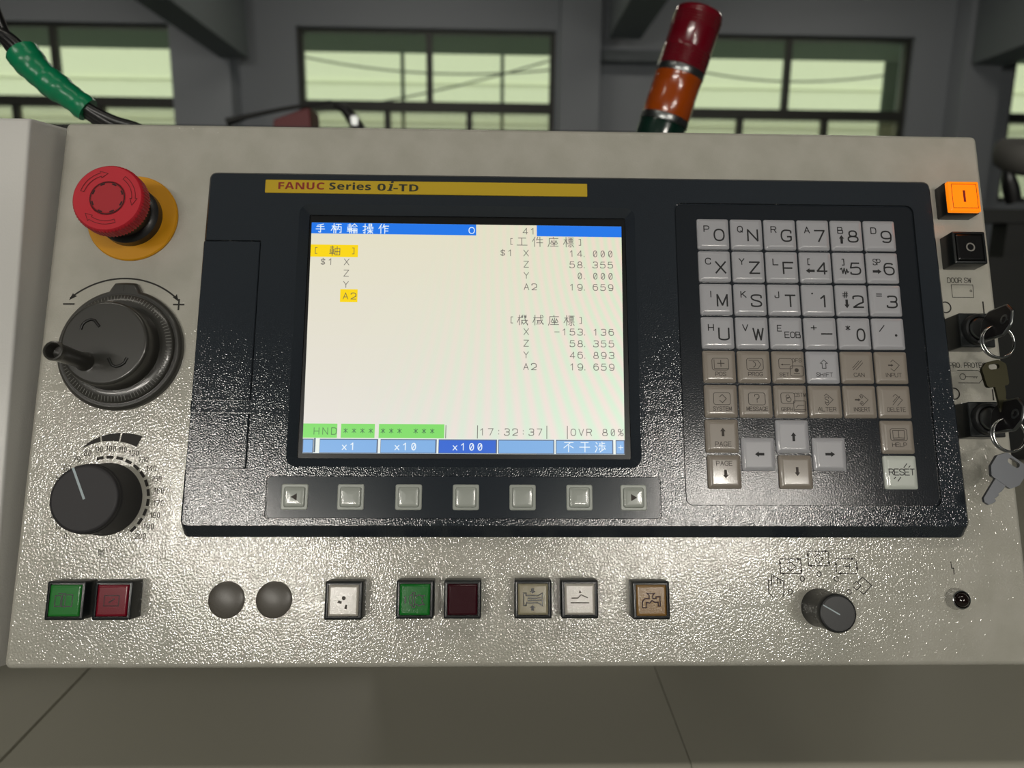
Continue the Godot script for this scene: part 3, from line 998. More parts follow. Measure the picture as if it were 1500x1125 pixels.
func legend(st: SurfaceTool, what: String) -> void:
	if what == "EE":
		ink(st, "E", -4.9, 0.9, 3.2, 0.46, LZ)
		ink(st, "EOB", -1.1, -2.6, 3.1, 0.46, LZ, 0, 0.74, 0.2)
		return
	if what.length() == 2 and what != "up":
		var big := what[1]
		if what[0] == "S": ink(st, "SP", -5.4, 1.5, 3.2, 0.42, LZ, 0, 0.55, 0.12)
		elif what[0] == ".": ribbon(st, circle(0.25, 10, Vector2(-3.3, 3.4)), 0.5, LZ, true)
		else: ink(st, what[0], -5.1 if what[0] != "I" else -3.6, 0.95 if what[0] in "PQRABDCYLIKJHVE" else 1.2, 3.3 if not (what[0] in "+*=") else 3.4, 0.54, LZ, 0, 0.82)
		if big == "-": ribbon(st, pv("0.2,-0.4 5.8,-0.4"), 0.75, LZ)
		elif big == ".": ribbon(st, circle(0.35, 12, Vector2(3.6, -0.9)), 0.7, LZ, true)
		else: ink(st, big, 3.0, -3.9, 6.2, 0.86, LZ, 1, 0.84)
		if what[1] == "8": arrow(st, Vector2(-3.3, -2.3), PI / 2, 4.4)
		if what[1] == "4": arrow(st, Vector2(-3.6, -2.2), PI, 4.4)
		if what[1] == "6": arrow(st, Vector2(-3.4, -2.2), 0, 4.4)
		if what[1] == "2": arrow(st, Vector2(-3.2, -2.3), -PI / 2, 4.4)
		if what[1] == "5": line(st, "-5.4,-1.2 -4.6,-0.6 -4.0,-3.4 -3.2,-0.6 -2.6,-3.8 -1.8,-1.0 -1.4,-3.0 -0.8,-2.4", 0.6)
		return
	var frame := rr(8.7, 6.3, 1.2, 4, 0.3, 1.2)
	var low := ""
	match what:
		"pos":
			ribbon(st, frame, 0.3, LZ, true)
			line(st, "-2.9,3.6 -2.9,-1.1 4.4,-1.1")
			line(st, "-1.2,1.6 2.4,1.6", 0.4)
			line(st, "0.6,3.3 0.6,-0.1", 0.4)
			low = "POS"
		"prog":
			ribbon(st, frame, 0.3, LZ, true)
			line(st, "-2.8,3.4 1.9,3.4 3.4,1.2 1.9,-1.0 -2.8,-1.0")
			ribbon(st, arc(Vector2(-0.9, 1.2), 1.5, 80, -80), 0.35, LZ)
			low = "PROG"
		"offset":
			ribbon(st, rr(7.2, 5.4, 1.0, 4, -1.7, 1.7), 0.3, LZ, true)
			ribbon(st, rr(7.0, 5.4, 1.0, 4, 4.0, -2.2), 0.3, LZ, true)
			line(st, "-4.0,1.2 0.6,1.2", 0.35)
			fill(st, pv("-4.4,1.2 -3.2,0.7 -3.2,1.7"), LZ + 0.003)
			fill(st, circle(1.1, 16, Vector2(3.9, -1.8)), LZ)
			line(st, "2.4,-3.6 5.4,-3.6", 0.35)
			ink(st, "OFS", 1.8, 2.6, 1.8, 0.26, LZ, 0, 0.72)
			ink(st, "SET", -5.2, -5.0, 1.8, 0.26, LZ, 0, 0.72)
		"shift":
			line(st, "-0.7,-0.6 -0.7,2.0 -1.6,2.0 0.3,3.8 2.2,2.0 1.3,2.0 1.3,-0.6", 0.35, true)
			low = "SHIFT"
		"cancel":
			for q in [0.0, 1.0, 2.0]: line(st, "-2.6,-1.4 2.2,3.6" if q == 1.0 else "-1.9,-0.9 1.7,2.9", 0.3, false, (q - 1.0) * 1.0, -(q - 1.0) * 0.5)
			low = "CAN"
		"input":
			line(st, "-0.6,3.0 0.6,4.1 3.8,1.2 0.8,-1.9 -0.8,-0.6")
			arrow(st, Vector2(-0.6, 1.2), 0, 2.6, 0.7)
			low = "INPUT"
		"system":
			ribbon(st, frame, 0.3, LZ, true)
			line(st, "-0.9,2.1 0.5,3.4 2.6,1.2 0.5,-0.9 -0.8,0.3", 0.35)
			low = "SYSTEM"
		"message":
			ribbon(st, frame, 0.3, LZ, true)
			ink(st, "?", 0.4, -0.6, 4.2, 0.35, LZ, 1, 0.55)
			low = "MESSAGE"
		"graph":
			ribbon(st, rr(7.2, 5.4, 1.0, 4, -1.7, 1.7), 0.3, LZ, true)
			ribbon(st, rr(6.2, 5.4, 0.6, 4, 4.3, -2.4), 0.3, LZ, true)
			ribbon(st, circle(0.9, 14, Vector2(-1.7, 2.5)), 0.3, LZ, true)
			ribbon(st, circle(1.2, 14, Vector2(-1.2, 0.9)), 0.3, LZ, true)
			line(st, "1.6,-4.2 7.2,-4.2")
			line(st, "2.4,-3.2 3.6,-2.0 6.6,-2.0")
			ink(st, "CSTM", 1.9, 2.5, 1.8, 0.26, LZ, 0, 0.6)
			ink(st, "GRPH", -5.4, -5.0, 1.8, 0.26, LZ, 0, 0.6)
		"alter":
			line(st, "-0.8,2.9 0.4,4.0 3.8,1.0 0.6,-2.0 -0.6,-0.8")
			ink(st, "S", 0.5, -0.6, 3.0, 0.35, LZ, 1, 0.6)
			low = "ALTER"
		"insert":
			line(st, "-0.6,2.9 0.6,4.0 4.0,1.0 0.8,-2.0 -0.6,-0.8")
			arrow(st, Vector2(-1.4, 1.0), 0, 2.8, 0.7)
			ribbon(st, circle(0.6, 12, Vector2(0.6, 2.5)), 0.28, LZ, true)
			ribbon(st, circle(0.6, 12, Vector2(0.6, -0.5)), 0.28, LZ, true)
			low = "INSERT"
		"delete":
			line(st, "-1.0,2.9 0.4,4.0 3.8,1.0 1.0,-2.0")
			line(st, "-1.4,-1.6 2.6,3.0")
			line(st, "-1.2,0.0 1.2,2.6")
			low = "DELETE"
		"pageup":
			arrow(st, Vector2(0.3, 2.2), PI / 2, 4.0)
			ink(st, "PAGE", 0.2, -5.2, 2.2, 0.3, LZ, 1, 0.72)
		"pagedown":
			ink(st, "PAGE", -0.2, 3.2, 2.2, 0.3, LZ, 1, 0.72)
			arrow(st, Vector2(0.3, -1.4), -PI / 2, 4.0)
		"left": arrow(st, Vector2(0.2, 0), PI, 4.4)
		"up": arrow(st, Vector2(0.2, 0), PI / 2, 4.2)
		"down": arrow(st, Vector2(0.5, 0), -PI / 2, 4.2)
		"right": arrow(st, Vector2(0.2, 0), 0, 4.6)
		"help":
			ribbon(st, frame, 0.3, LZ, true)
			line(st, "-2.7,3.4 -2.7,-0.6 0.3,-0.2 3.3,-0.6 3.3,3.4", 0.3, true)
			line(st, "0.3,3.4 0.3,-0.4")
			line(st, "-2.7,-1.1 3.3,-1.1", 0.35)
			low = "HELP"
		"reset":
			ink(st, "RESET", 0.2, -1.3, 3.1, 0.42, LZ, 1, 0.72, 0.16)
			for s in ["1.4,2.4 3.2,4.6", "4.0,2.6 4.8,3.4", "-3.3,-2.4 -4.1,-3.2", "-0.6,-2.4 -2.2,-4.4"]: line(st, s, 0.42)
	if low: ink(st, low, 0.3, -5.0, 2.0, 0.28, LZ, 1, 0.78 if low.length() < 6 else 0.62, 0.2)

# ==================================================================== the picture on the screen (640 x 480 units, drawn at 1.6 times)
const CJK := {   # strokes on a 16 x 16 square, y downwards
	"hand": "c1 82 33|25 d5|19 e9|82 8e 6e 5d", "handle": "14 64|40 4f|44 0b|45 6a|71 f1|b1 b5|75 7f|75 f5 fe de|b5 9a|a8 da",
	"wheel": "12 62|15 65 6a 1a 15|18 68|0c 7c|40 4f|b0 74|b0 f4|95 d5|7f 78 f8 ff|7b fb|a8 af|c8 cf", "operate": "04 54|30 3f 1e|0b 58|90 d0 d3 93 90|75 a5 a8 78 75|c5 f5 f8 c8 c5|7b fb|b9 bf|bb 7f|bb ff",
	"make": "40 07|34 3f|80 66|73 f3|93 9f|97 e7|9b eb", "axis": "12 62|15 65 6a 1a 15|18 68|0c 7c|40 4f|84 f4 fe 8e 84|b1 be|89 f9", "work": "22 d2|72 7d|0d fd", "piece": "40 07|34 3f|80 65|74 f4|69 f9|b0 bf",
	"seat": "80 82|22 f2|22 2a 0f|65 4a|66 8a|c5 aa|c6 ea|94 9e|5b db|3e fe", "mark": "14 64|40 4f|44 0b|45 6a|71 f1|83 e3 e6 86 83|a1 a6|c1 c6|88 e8|6a fa|ba bf 9f|9c 7e|dc ff",
	"machine": "14 54|30 3f|34 0b|80 62 82 64 84|d0 b2 d2 b4 d4|68 f8|a0 c9 ff fd|e9 ad|78 6e|7a 9e", "tool": "14 54|30 3f|34 0b|64 f4|b0 c9 fe fc|e7 bd|68 b8|78 7b 6e|98 9e|d0 f2",
	"not": "11 e1|92 09|75 7f|96 e9", "dry": "21 d1|08 f8|81 8f", "wade": "11 33|06 28|0f 39|a0 a6|a2 e2|72 76|56 f6|a6 ac|79 6c|d8 fb|ea 7f",
}
const SW := 1024
const SH := 768
var pic: Image

func dab(a: Vector2, b: Vector2, w: float, c: Color) -> void:
	var x0 := maxi(0, int(minf(a.x, b.x) - w - 1))
	var x1 := mini(SW - 1, int(maxf(a.x, b.x) + w + 2))
	var y0 := maxi(0, int(minf(a.y, b.y) - w - 1))
	var y1 := mini(SH - 1, int(maxf(a.y, b.y) + w + 2))
	var ab := b - a
	var ll := maxf(ab.length_squared(), 1e-6)
	for y in range(y0, y1 + 1):
		for x in range(x0, x1 + 1):
			var p := Vector2(x + 0.5, y + 0.5)
			var t := clampf((p - a).dot(ab) / ll, 0.0, 1.0)
			var k := clampf(w / 2 + 0.5 - p.distance_to(a + ab * t), 0.0, 1.0)
			if k > 0.0: pic.set_pixel(x, y, pic.get_pixel(x, y).lerp(c, k))

func say(text: String, cx: float, cy: float, c: Color, pitch := 15.9, h := 13.0, wide := 9.6, w := 1.7) -> void:
	for i in text.length():
		var ch := text[i]
		if ch == " ": continue
		var gl := strokes_of(ch)
		if ch == "0": gl.append([hexpoints("22 6a"), false])
		for s in gl:
			var q: PackedVector2Array = s[0]
			var n := q.size()
			var x0 := cx + i * pitch - wide / 2
			for k in (n if s[1] else n - 1):
				var a := q[k]
				var b := q[(k + 1) % n]
				dab(Vector2(x0 + a.x / 8 * wide, cy + h / 2 - a.y / 12 * h) * 1.6, Vector2(x0 + b.x / 8 * wide, cy + h / 2 - b.y / 12 * h) * 1.6, w, c)

func glyph(which: String, cx: float, cy: float, c: Color, size := 21.0, w := 2.0) -> void:
	for s: String in CJK[which].split("|"):
		var q := hexpoints(s)
		for k in q.size() - 1:
			dab((Vector2(cx, cy) + (q[k] - Vector2(7.5, 7.5)) / 15.0 * size) * 1.6, (Vector2(cx, cy) + (q[k + 1] - Vector2(7.5, 7.5)) / 15.0 * size) * 1.6, w, c)

func patch(x0: float, x1: float, y0: float, y1: float, c: Color) -> void:
	pic.fill_rect(Rect2i(roundi(x0 * 1.6), roundi(y0 * 1.6), roundi((x1 - x0) * 1.6), roundi((y1 - y0) * 1.6)), c)

func draw_screen() -> ImageTexture:
	var bytes := PackedByteArray()
	bytes.resize(SW * SH * 3)
	var at := 0
	for y in SH:
		var v := float(y) / SH
		for x in SW:
			var u := float(x) / SW
			# cream ground with the liquid-crystal tint and a faint fan of camera moire fringes painted in
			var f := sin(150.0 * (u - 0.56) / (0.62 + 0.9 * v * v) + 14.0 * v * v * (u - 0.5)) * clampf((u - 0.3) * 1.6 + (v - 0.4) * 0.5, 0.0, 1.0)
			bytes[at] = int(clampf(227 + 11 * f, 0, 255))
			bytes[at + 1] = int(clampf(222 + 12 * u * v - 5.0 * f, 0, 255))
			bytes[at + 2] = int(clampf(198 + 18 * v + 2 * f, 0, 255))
			at += 3
	pic = Image.create_from_data(SW, SH, false, Image.FORMAT_RGB8, bytes)
	var blue := Color8(30, 118, 232)
	var white := Color8(240, 246, 250)
	var dark := Color8(96, 92, 88)
	patch(0, 338, 0, 24, blue)
	patch(464, 640, 0, 24, blue)
	var i := 0
	for g in ["hand", "handle", "wheel", "operate", "make"]:
		glyph(g, 18 + 32.5 * i, 12, white, 20.0, 3.0)
		i += 1
	say("O", 329, 13, white, 16, 13, 11, 2.6)
	say("41", 440, 13, dark)
	patch(0, 96, 48, 74, Color8(250, 214, 10))
	say("[", 12, 61, dark)
	glyph("axis", 49, 61, dark, 21, 1.9)
	say("]", 86, 61, dark)
	say("$1", 26, 85, dark)
	patch(63, 98, 144, 171, Color8(250, 214, 10))
	for k in 4: say(["X", "Z", "Y", "A2"][k], 74, 85 + 24.3 * k, dark)
	for k in 2:
		var y: float = [36.0, 205.0][k]
		say("[", 412, y, dark)
		i = 0
		for g in (["work", "piece", "seat", "mark"] if k == 0 else ["machine", "tool", "seat", "mark"]):
			glyph(g, 433 + 32 * i, y, dark, 21, 1.9)
			i += 1
		say("]", 552, y, dark)
	say("$1", 393, 61, dark)
	var vals := [["  14.000", "  58.355", "   0.000", "  19.659"], ["-153.136", "  58.355", "  46.893", "  19.659"]]
	for b in 2:
		for k in 4:
			var y := (61.0 if b == 0 else 229.5) + 24.3 * k
			say(["X", "Z", "Y", "A2"][k], 441, y, dark)
			var s: String = vals[b][k]
			say(s.substr(0, 4), 504, y, dark)
			say(".", 561, y, dark)
			say(s.substr(5), 584, y, dark)
	var green := Color8(128, 218, 104)
	for q in [[0, 66], [74, 141], [149, 279]]: patch(q[0], q[1], 421, 449, green)
	say("HND", 26, 436, Color8(72, 112, 72), 17)
	say("****", 83, 435, Color8(60, 104, 70), 16.6)
	say("***", 157, 435, Color8(60, 104, 70), 16.4)
	say("***", 222, 435, Color8(60, 104, 70), 16.4)
	for x in [282.0, 345.0, 484.0, 525.0]: patch(x - 0.7, x + 0.7, 423, 449, dark)
	say("17:32:37", 355, 436, dark, 16.3)
	say("OVR 80%", 537, 436, dark, 15.9)
	var keys := [[0, 21], [33, 148], [153, 264], [268, 384], [387, 499], [502, 617], [622, 640]]
	patch(0, 640, 450, 480, Color8(232, 238, 232))
	patch(22, 25, 450, 478, Color8(70, 90, 110))
	for k in 7:
		patch(keys[k][0], keys[k][1], 451, 479, Color8(84, 98, 124))
		patch(keys[k][0] + 1, keys[k][1] - 2, 453, 478, Color8(48, 102, 208) if k == 3 else Color8(126, 174, 226))
	say("x1", 82, 466, white, 16.5, 13, 10, 2.8)
	say("x10", 186, 466, white, 16.5, 13, 10, 2.8)
	say("x100", 301, 466, white, 16.5, 13, 10, 2.8)
	i = 0
	for g in ["not", "dry", "wade"]:
		glyph(g, 528 + 31.5 * i, 465, white, 20, 2.6)
		i += 1
	say("+", 632, 466, white, 16, 13, 9, 2.0)
	return ImageTexture.create_from_image(pic)

func build_screen(t: Node) -> void:
	var st := ms()
	prism(st, rect(-143.5, 27.3, -56.5, 74.3, 0.5), [[0, -5.0], [0, -4.3]])
	var s := part("screen", st, m.screen_edge, t, "lit screen with coordinate read-outs")
	var mt := StandardMaterial3D.new()
	mt.resource_name = "screen_picture"
	mt.albedo_color = Color(0.02, 0.02, 0.02)
	mt.roughness = 0.3
	mt.emission_enabled = true
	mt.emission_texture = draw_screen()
	mt.emission_energy_multiplier = 1.0
	st = ms()
	var c := [Vector2(-142.4, -54.0), Vector2(25.0, -54.1), Vector2(25.3, 69.9), Vector2(-142.4, 70.2)]
	c[0].x = -141.2
	c[1].x = 24.2
	for k in [0, 2, 1, 0, 3, 2]:
		st.set_uv(Vector2(0 if k == 0 or k == 3 else 1, 1 if k < 2 else 0))
		st.add_vertex(Vector3(c[k].x, c[k].y, -4.1) * MM)
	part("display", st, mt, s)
	var l := AreaLight3D.new()
	l.name = "screen_light"
	l.area_size = Vector2(0.166, 0.124)
	l.light_color = Color(0.93, 0.93, 0.84)
	l.light_energy = 0.0015
	l.area_normalize_energy = true
	l.shadow_enabled = true
	l.transform = face_frame * Transform3D(Basis(Vector3.UP, PI), Vector3(-58.5, 8, -2.5) * MM)
	add_child(l)

# ==================================================================== knobs, buttons, lamps
func push_button(x: float, y: float, lens_mat: Material, label: String, group: String, symbol: String, ink_mat: Material) -> Node3D:
	var t := thing("push_button", label, "button", on_face(x, y), group)
	var st := ms()
	# square housing with an open front: walls, then the lens set a little below the rim
	var proud: bool = lens_mat == m.lens_lit      # the lit cap covers its housing
	if proud: rprism(st, 18.2, 18.2, 0.7, [[0, 0], [0, 8.2], [0.35, 8.6]])
	else: rprism(st, 18.2, 18.2, 0.7, [[0, 0], [0, 10.2], [0.35, 10.6], [1.3, 10.6], [1.5, 9.6]])
	part("housing", st, m.button_body, t)
	st = ms()
	if proud: rprism(st, 17.4, 17.4, 0.6, [[0, 8.6], [0, 10.4], [0.6, 10.9], [1.6, 11.0], [1.7, 11.15]], false)
	else: rprism(st, 14.8, 14.8, 0.5, [[0, 9.6], [0, 10.5], [0.5, 11.0], [1.1, 11.15]], false)
	var lens := part("lens", st, lens_mat, t)
	st = ms()
	if symbol:
		button_symbol(st, symbol)
		part("symbol", st, ink_mat, lens)
	return t

const BZ := 11.2
func bl(st: SurfaceTool, s: String, w := 0.4, closed := false) -> void: ribbon(st, pv(s), w * 1.35, BZ, closed)

func button_symbol(st2: SurfaceTool, which: String) -> void:
	match which:
		"machine":
			bl(st2, "-4.4,-2.6 -4.4,2.4 -1.6,2.4 -1.6,-2.6", 0.35, true)
			bl(st2, "-1.0,-2.6 3.8,-2.6 3.8,2.8 -1.0,2.8", 0.35, true)
			bl(st2, "-3.0,3.4 0.4,3.4 0.4,-3.2", 0.3)
		"stop_mark":
			bl(st2, "-3.6,-2.4 -3.6,2.4 3.4,2.4 3.4,-2.4", 0.35, true)
			bl(st2, "-1.2,-0.8 1.2,0.9", 0.5)
		"worn":
			fill(st2, circle(1.0, 9, Vector2(0.2, 1.2)), BZ)
			fill(st2, pv("-2.2,0.2 -0.6,-0.4 -0.9,-1.6 -2.9,-0.9"), BZ)
			fill(st2, pv("1.2,-1.8 2.0,-2.0 1.8,-4.2 0.6,-3.6"), BZ)
		"spindle":
			bl(st2, "-4.6,-1.4 -4.6,1.5", 0.6)
			bl(st2, "-1.1,-3.6 -1.1,3.4 0,3.4 0,-3.6", 0.4, true)
			bl(st2, "-1.1,2.8 -2.4,1.8 -2.4,-2.0 -1.1,-3.0", 0.4)
			bl(st2, "0,1.7 1.2,1.9 2.2,2.4 3.2,1.8 4.8,1.9", 0.45)
			bl(st2, "0,-2.2 1.2,-2.2 2.2,-2.9 3.2,-2.2 4.8,-2.2", 0.45)
			bl(st2, "3.4,1.4 4.2,0.3 3.4,-0.4 4.2,-1.6", 0.4)
		"chuck":
			bl(st2, "-4.6,3.0 -4.6,-2.9 -3.4,-2.9 -3.4,-1.6 2.2,-1.6 4.6,-2.9 4.6,-0.4 -2.4,-0.4 -2.4,0.6 4.6,0.6 4.6,3.0 2.2,1.8 -3.4,1.8 -3.4,3.0", 0.4, true)
			fill(st2, pv("-0.3,2.7 1.3,4.0 0.4,4.0 0.4,5.3 -1.0,5.3 -1.0,4.0 -1.9,4.0"), BZ)
			fill(st2, pv("-0.3,-2.7 -1.9,-4.0 -1.0,-4.0 -1.0,-5.3 0.4,-5.3 0.4,-4.0 1.3,-4.0"), BZ)
		"faded":
			bl(st2, "-4.4,-1.6 4.4,-1.6", 0.35)
			bl(st2, "-4.0,0.6 -1.0,0.6 0.6,2.2 3.8,0.8", 0.35)
			fill(st2, pv("-0.6,3.0 0.9,3.0 0.1,4.4"), BZ)
		"tap":
			bl(st2, "-4.6,-3.4 -4.6,-0.6 -3.4,0.9 -1.2,0.9 -1.2,2.6 -2.2,3.4 1.6,3.4 0.6,2.6 0.6,0.9 2.2,0.9 2.2,1.8 4.2,1.8 4.2,-2.6 3.2,-2.6 3.2,-0.8 1.4,-0.8 0.2,0.0 -1.0,-1.2 -2.6,-0.9 -2.6,-3.4", 0.4, true)
		"bar":
			bl(st2, "-0.2,-3.0 -0.2,3.0", 1.0)
			bl(st2, "-6.9,-6.9 6.9,-6.9 6.9,6.9 -6.9,6.9", 0.22, true)
		"ringmark":
			ribbon(st2, circle(2.1, 28), 0.75, BZ, true)

func build_controls() -> void:
	# emergency stop
	var t := thing("emergency_stop", "red mushroom emergency stop with black collar on a yellow ring", "emergency stop", on_face(-240.6, 73.6))
	var st := ms()
	lathe(st, [[0, 0], [24.2, 0], [24.2, 0.9], [23.6, 1.5], [15, 1.6]], 72)
	part("ring", st, m.yellow_ring, t)
	st = ms()
	lathe(st, [[16.4, 1.6], [16.2, 6], [14.6, 7.4], [13.2, 8.0], [13.0, 19], [0, 19]], 56)
	part("collar", st, m.black_plastic, t)
	st = ms()
	var teeth := 66
	var prof := [[15.0, 18.5], [17.7, 18.9], [17.9, 19.4], [17.9, 25.2], [17.5, 26.3], [16.9, 26.8], [9.2, 26.5]]
	var rings := []
	for p in prof:
		var ring := PackedVector3Array()
		for i in teeth * 4:
			var a := TAU * i / (teeth * 4)
			var wob := (0.28 if i % 4 < 2 else -0.28) if p[0] > 17.5 else 0.0
			ring.append(Vector3(cos(a) * (p[0] + wob), sin(a) * (p[0] + wob), p[1]))
		rings.append(ring)
	for i in rings.size() - 1:
		st.set_smooth_group(-1 if i < 3 else (1 if i < 5 else 3))
		band(st, rings[i], rings[i + 1])
	st.set_smooth_group(2)
	lathe(st, [[9.2, 26.5], [8.8, 25.9], [0, 25.9]], 48)
	var head := part("mushroom_head", st, m.red_head, t)
	st = ms()
	lathe(st, [[8.3, 25.9], [8.2, 26.5], [7.9, 26.7, 1], [0, 26.7]], 48)
	part("centre_disc", st, m.red_disc, head)
	st = ms()
	for k in 8:
		var a := TAU * (k + 0.5) / 8
		ribbon(st, arc(Vector2.ZERO, 7.7, rad_to_deg(a) - 7, rad_to_deg(a) + 7, 6), 0.8, 26.78)
	ribbon(st, circle(8.6, 60), 0.45, 26.62, true)
	part("notches", st, m.notch_line, head)
	for k in 3:
		st = ms()
		var a0: float = [165.0, 55.0, -68.0][k]
		var a1 := a0 - 72.0
		var p := arc(Vector2.ZERO, 14.1, a0, a1 + 16, 14)
		p.append(Vector2(cos(deg_to_rad(a1 + 16)), sin(deg_to_rad(a1 + 16))) * 15.1)
		p.append(Vector2(cos(deg_to_rad(a1)), sin(deg_to_rad(a1))) * 13.2)
		p.append(Vector2(cos(deg_to_rad(a1 + 16)), sin(deg_to_rad(a1 + 16))) * 11.4)
		p.append_array(arc(Vector2.ZERO, 12.3, a1 + 16, a0, 14))
		ribbon(st, p, 0.26, 26.9, true)
		part("turn_arrow", st, m.red_line, head)
	# handwheel
	t = thing("handwheel", "dark grey pulse handwheel with crank handle and graduated rim", "handwheel", on_face(-240.0, 0.3))
	st = ms()
	var fl := PackedVector2Array()
	for i in 120:
		var a := TAU * i / 120
		var off: float = absf(rad_to_deg(a) - 90.0)
		fl.append(Vector2(cos(a), sin(a)) * (32.4 + 3.9 * clampf((15.0 - off) / 6.0, 0.0, 1.0)))
	prism(st, fl, [[0, 0], [0, 2.2], [0.5, 3.0], [1.6, 3.6]])
	part("flange", st, m.wheel, t)
	st = ms()
	ribbon(st, pv("-0.2,31.2 -0.2,34.6"), 0.35, 3.66)
	part("index_mark", st, m.wheel_dark, t)
	st = ms()
	lathe(st, [[29.6, 3.55], [29.6, 3.75], [29.0, 3.75], [28.9, 5.0], [28.5, 5.5], [24.6, 6.4], [23.4, 6.4], [0, 6.4]], 96)
	var dial := part("graduated_dial", st, m.wheel, t)
	st = ms()
	lathe(st, [[29.9, 3.7], [29.0, 3.72]], 96)
	part("gap_ring", st, m.wheel_dark, dial)
	st = ms()
	for i in 100:
		var a := TAU * i / 100
		var d := Vector2(cos(a), sin(a))
		var r0 := 25.6 if i % 10 else 24.9
		# ticks lie on the sloping rim
		var n := Vector2(-d.y, d.x) * 0.16
		var p0 := d * r0
		var p1 := d * 28.3
		quad(st, Vector3(p0.x - n.x, p0.y - n.y, 6.24), Vector3(p1.x - n.x, p1.y - n.y, 5.6), Vector3(p1.x + n.x, p1.y + n.y, 5.6), Vector3(p0.x + n.x, p0.y + n.y, 6.24))
		tri(st, Vector3(p0.x - n.x, p0.y - n.y, 6.24), Vector3(p1.x + n.x, p1.y + n.y, 5.6), Vector3(p1.x - n.x, p1.y - n.y, 5.6))
	part("ticks", st, m.tick, dial)
	st = ms()
	lathe(st, [[22.6, 6.4], [22.1, 8.0], [21.9, 16.5], [21.6, 17.4], [20.9, 17.9], [20.2, 18.0, 1], [0, 18.0]], 80)
	var body := part("wheel_knob", st, m.wheel, t)
	for g in [[Vector2(-8.0, 8.6), 0.4], [Vector2(8.2, -9.2), PI + 0.25]]:
		st = ms()
		var p := PackedVector2Array()
		for q in pv("-4.4,-0.4 -2.2,2.6 3.0,2.9 4.6,-2.4"): p.append((q as Vector2).rotated(g[1]) + g[0])
		var path := []
		for q in chaikin(p, false, 1): path.append(Vector3(q.x, q.y, 17.95))
		tube(st, path, 0.75, 8)
		part("finger_grip", st, m.wheel_dark, body)
	st = ms()
	lathe(st, [[4.9, 18.0], [4.5, 19.2], [4.05, 21], [4.0, 30], [4.4, 40], [4.75, 43.2], [4.5, 44.0], [3.9, 44.2], [3.5, 43.8], [3.3, 38], [0, 37.5]], 36, Vector2(-8.5, -9.8))
	part("crank_handle", st, m.wheel, t)
	# feed override knob
	t = thing("override_knob", "large round black override knob with pale pointer inside the 0 to 200 scale", "knob", on_face(-240.9, -77.3))
	st = ms()
	lathe(st, [[18.3, 0], [18.3, 1.2], [17.6, 3.0], [17.0, 16], [16.9, 17.2], [16.6, 17.5], [16.6, 18.1], [16.5, 19.3], [15.9, 20.0], [15.0, 20.2, 1], [9, 20.1], [0, 20.1]], 72)
	var kn := part("knob_body", st, m.knob_plastic, t)
	st = ms()
	ribbon(st, pv("0.2,0.1 -6.3,14.4"), 1.15, 20.28)
	part("pointer_line", st, m.pointer, kn)
	# mode selector
	t = thing("mode_selector", "small round black selector knob below the mode symbols", "knob", on_face(123.1, -131.2))
	st = ms()
	lathe(st, [[9.6, 0], [9.4, 1], [8.8, 14], [9.2, 15.0], [9.2, 19.0], [8.7, 19.8], [8.0, 20.0, 1], [0, 20.0]], 56)
	kn = part("knob_body", st, m.black_plastic, t)
	st = ms()
	ribbon(st, pv("0.6,-0.4 -7.0,4.0"), 0.55, 20.06)
	part("pointer_line", st, m.pointer, kn)
	# blanking plugs
	var pl := [["grey domed blanking plug, nearer the red push button", -176.6], ["grey domed blanking plug, nearer the worn white push button", -153.0]]
	for q in pl:
		st = ms()
		lathe(st, [[9.0, 0], [9.0, 0.4], [8.6, 0.7], [7.2, 1.1], [5.2, 1.5], [2.6, 1.75], [0, 1.85]], 48)
		solo("blanking_plug", st, m.plug, q[1 - 1], "plug", on_face(q[1], -126.9), "grey blanking plugs")
	# fault lamp
	t = thing("fault_lamp", "tiny dark indicator lamp in a chrome ring under the lightning mark", "indicator lamp", on_face(193.9, -126.8))
	st = ms()
	lathe(st, [[5.4, 0], [5.4, 0.8], [5.0, 1.6], [4.9, 4.2], [4.6, 5.0], [4.1, 5.2], [3.8, 4.8], [3.7, 3.6]], 40)
	part("chrome_ring", st, m.chrome, t)
	st = ms()
	lathe(st, [[3.9, 3.4], [3.75, 4.9], [3.2, 6.1], [2.2, 7.0], [1.0, 7.5], [0, 7.6]], 32)
	part("lamp_dome", st, m.led_dark, t)
	# push buttons, left to right
	var grp := "square push buttons along the bottom of the console"
	push_button(-250.2, -125.9, m.lens_green_pale, "square dull green push button at the left end, beside a red one", grp, "machine", m.lens_black)
	push_button(-227.6, -125.9, m.lens_red, "square crimson push button beside the leftmost green one", grp, "stop_mark", m.lens_dark_red)
	push_button(-116.3, -126.0, m.lens_clear, "square white push button with its print worn away, standing alone", grp, "worn", m.worn_dark)
	push_button(-81.6, -125.6, m.lens_green, "square bright green push button with a black spindle symbol", grp, "spindle", m.lens_black)
	push_button(-58.3, -125.6, m.lens_dark_red, "square very dark red push button right of the bright green one", grp, "", null)
	push_button(-23.7, -125.5, m.lens_sand, "square sand-coloured push button with a chuck symbol and two arrows", grp, "chuck", m.lens_black)
	push_button(-0.7, -125.5, m.lens_clear, "square greyish push button with a faded symbol, right of the chuck button", grp, "faded", m.worn_dark)
	push_button(34.7, -126.1, m.lens_amber, "square brown-amber push button with a tap symbol", grp, "tap", m.notch_line)
	push_button(214.0, 87.7, m.lens_lit, "square glowing orange power button at the top right", "power buttons", "bar", m.red_line)
	var og := OmniLight3D.new()
	og.name = "power_button_glow"
	og.light_color = Color(1.0, 0.45, 0.06)
	og.light_energy = 0.00012
	og.light_size = 0.006
	og.omni_range = 1.0
	og.omni_attenuation = 2.0
	og.shadow_enabled = true
	og.position = face_frame * (Vector3(214.0, 87.7, 9.0) * MM)
	add_child(og)
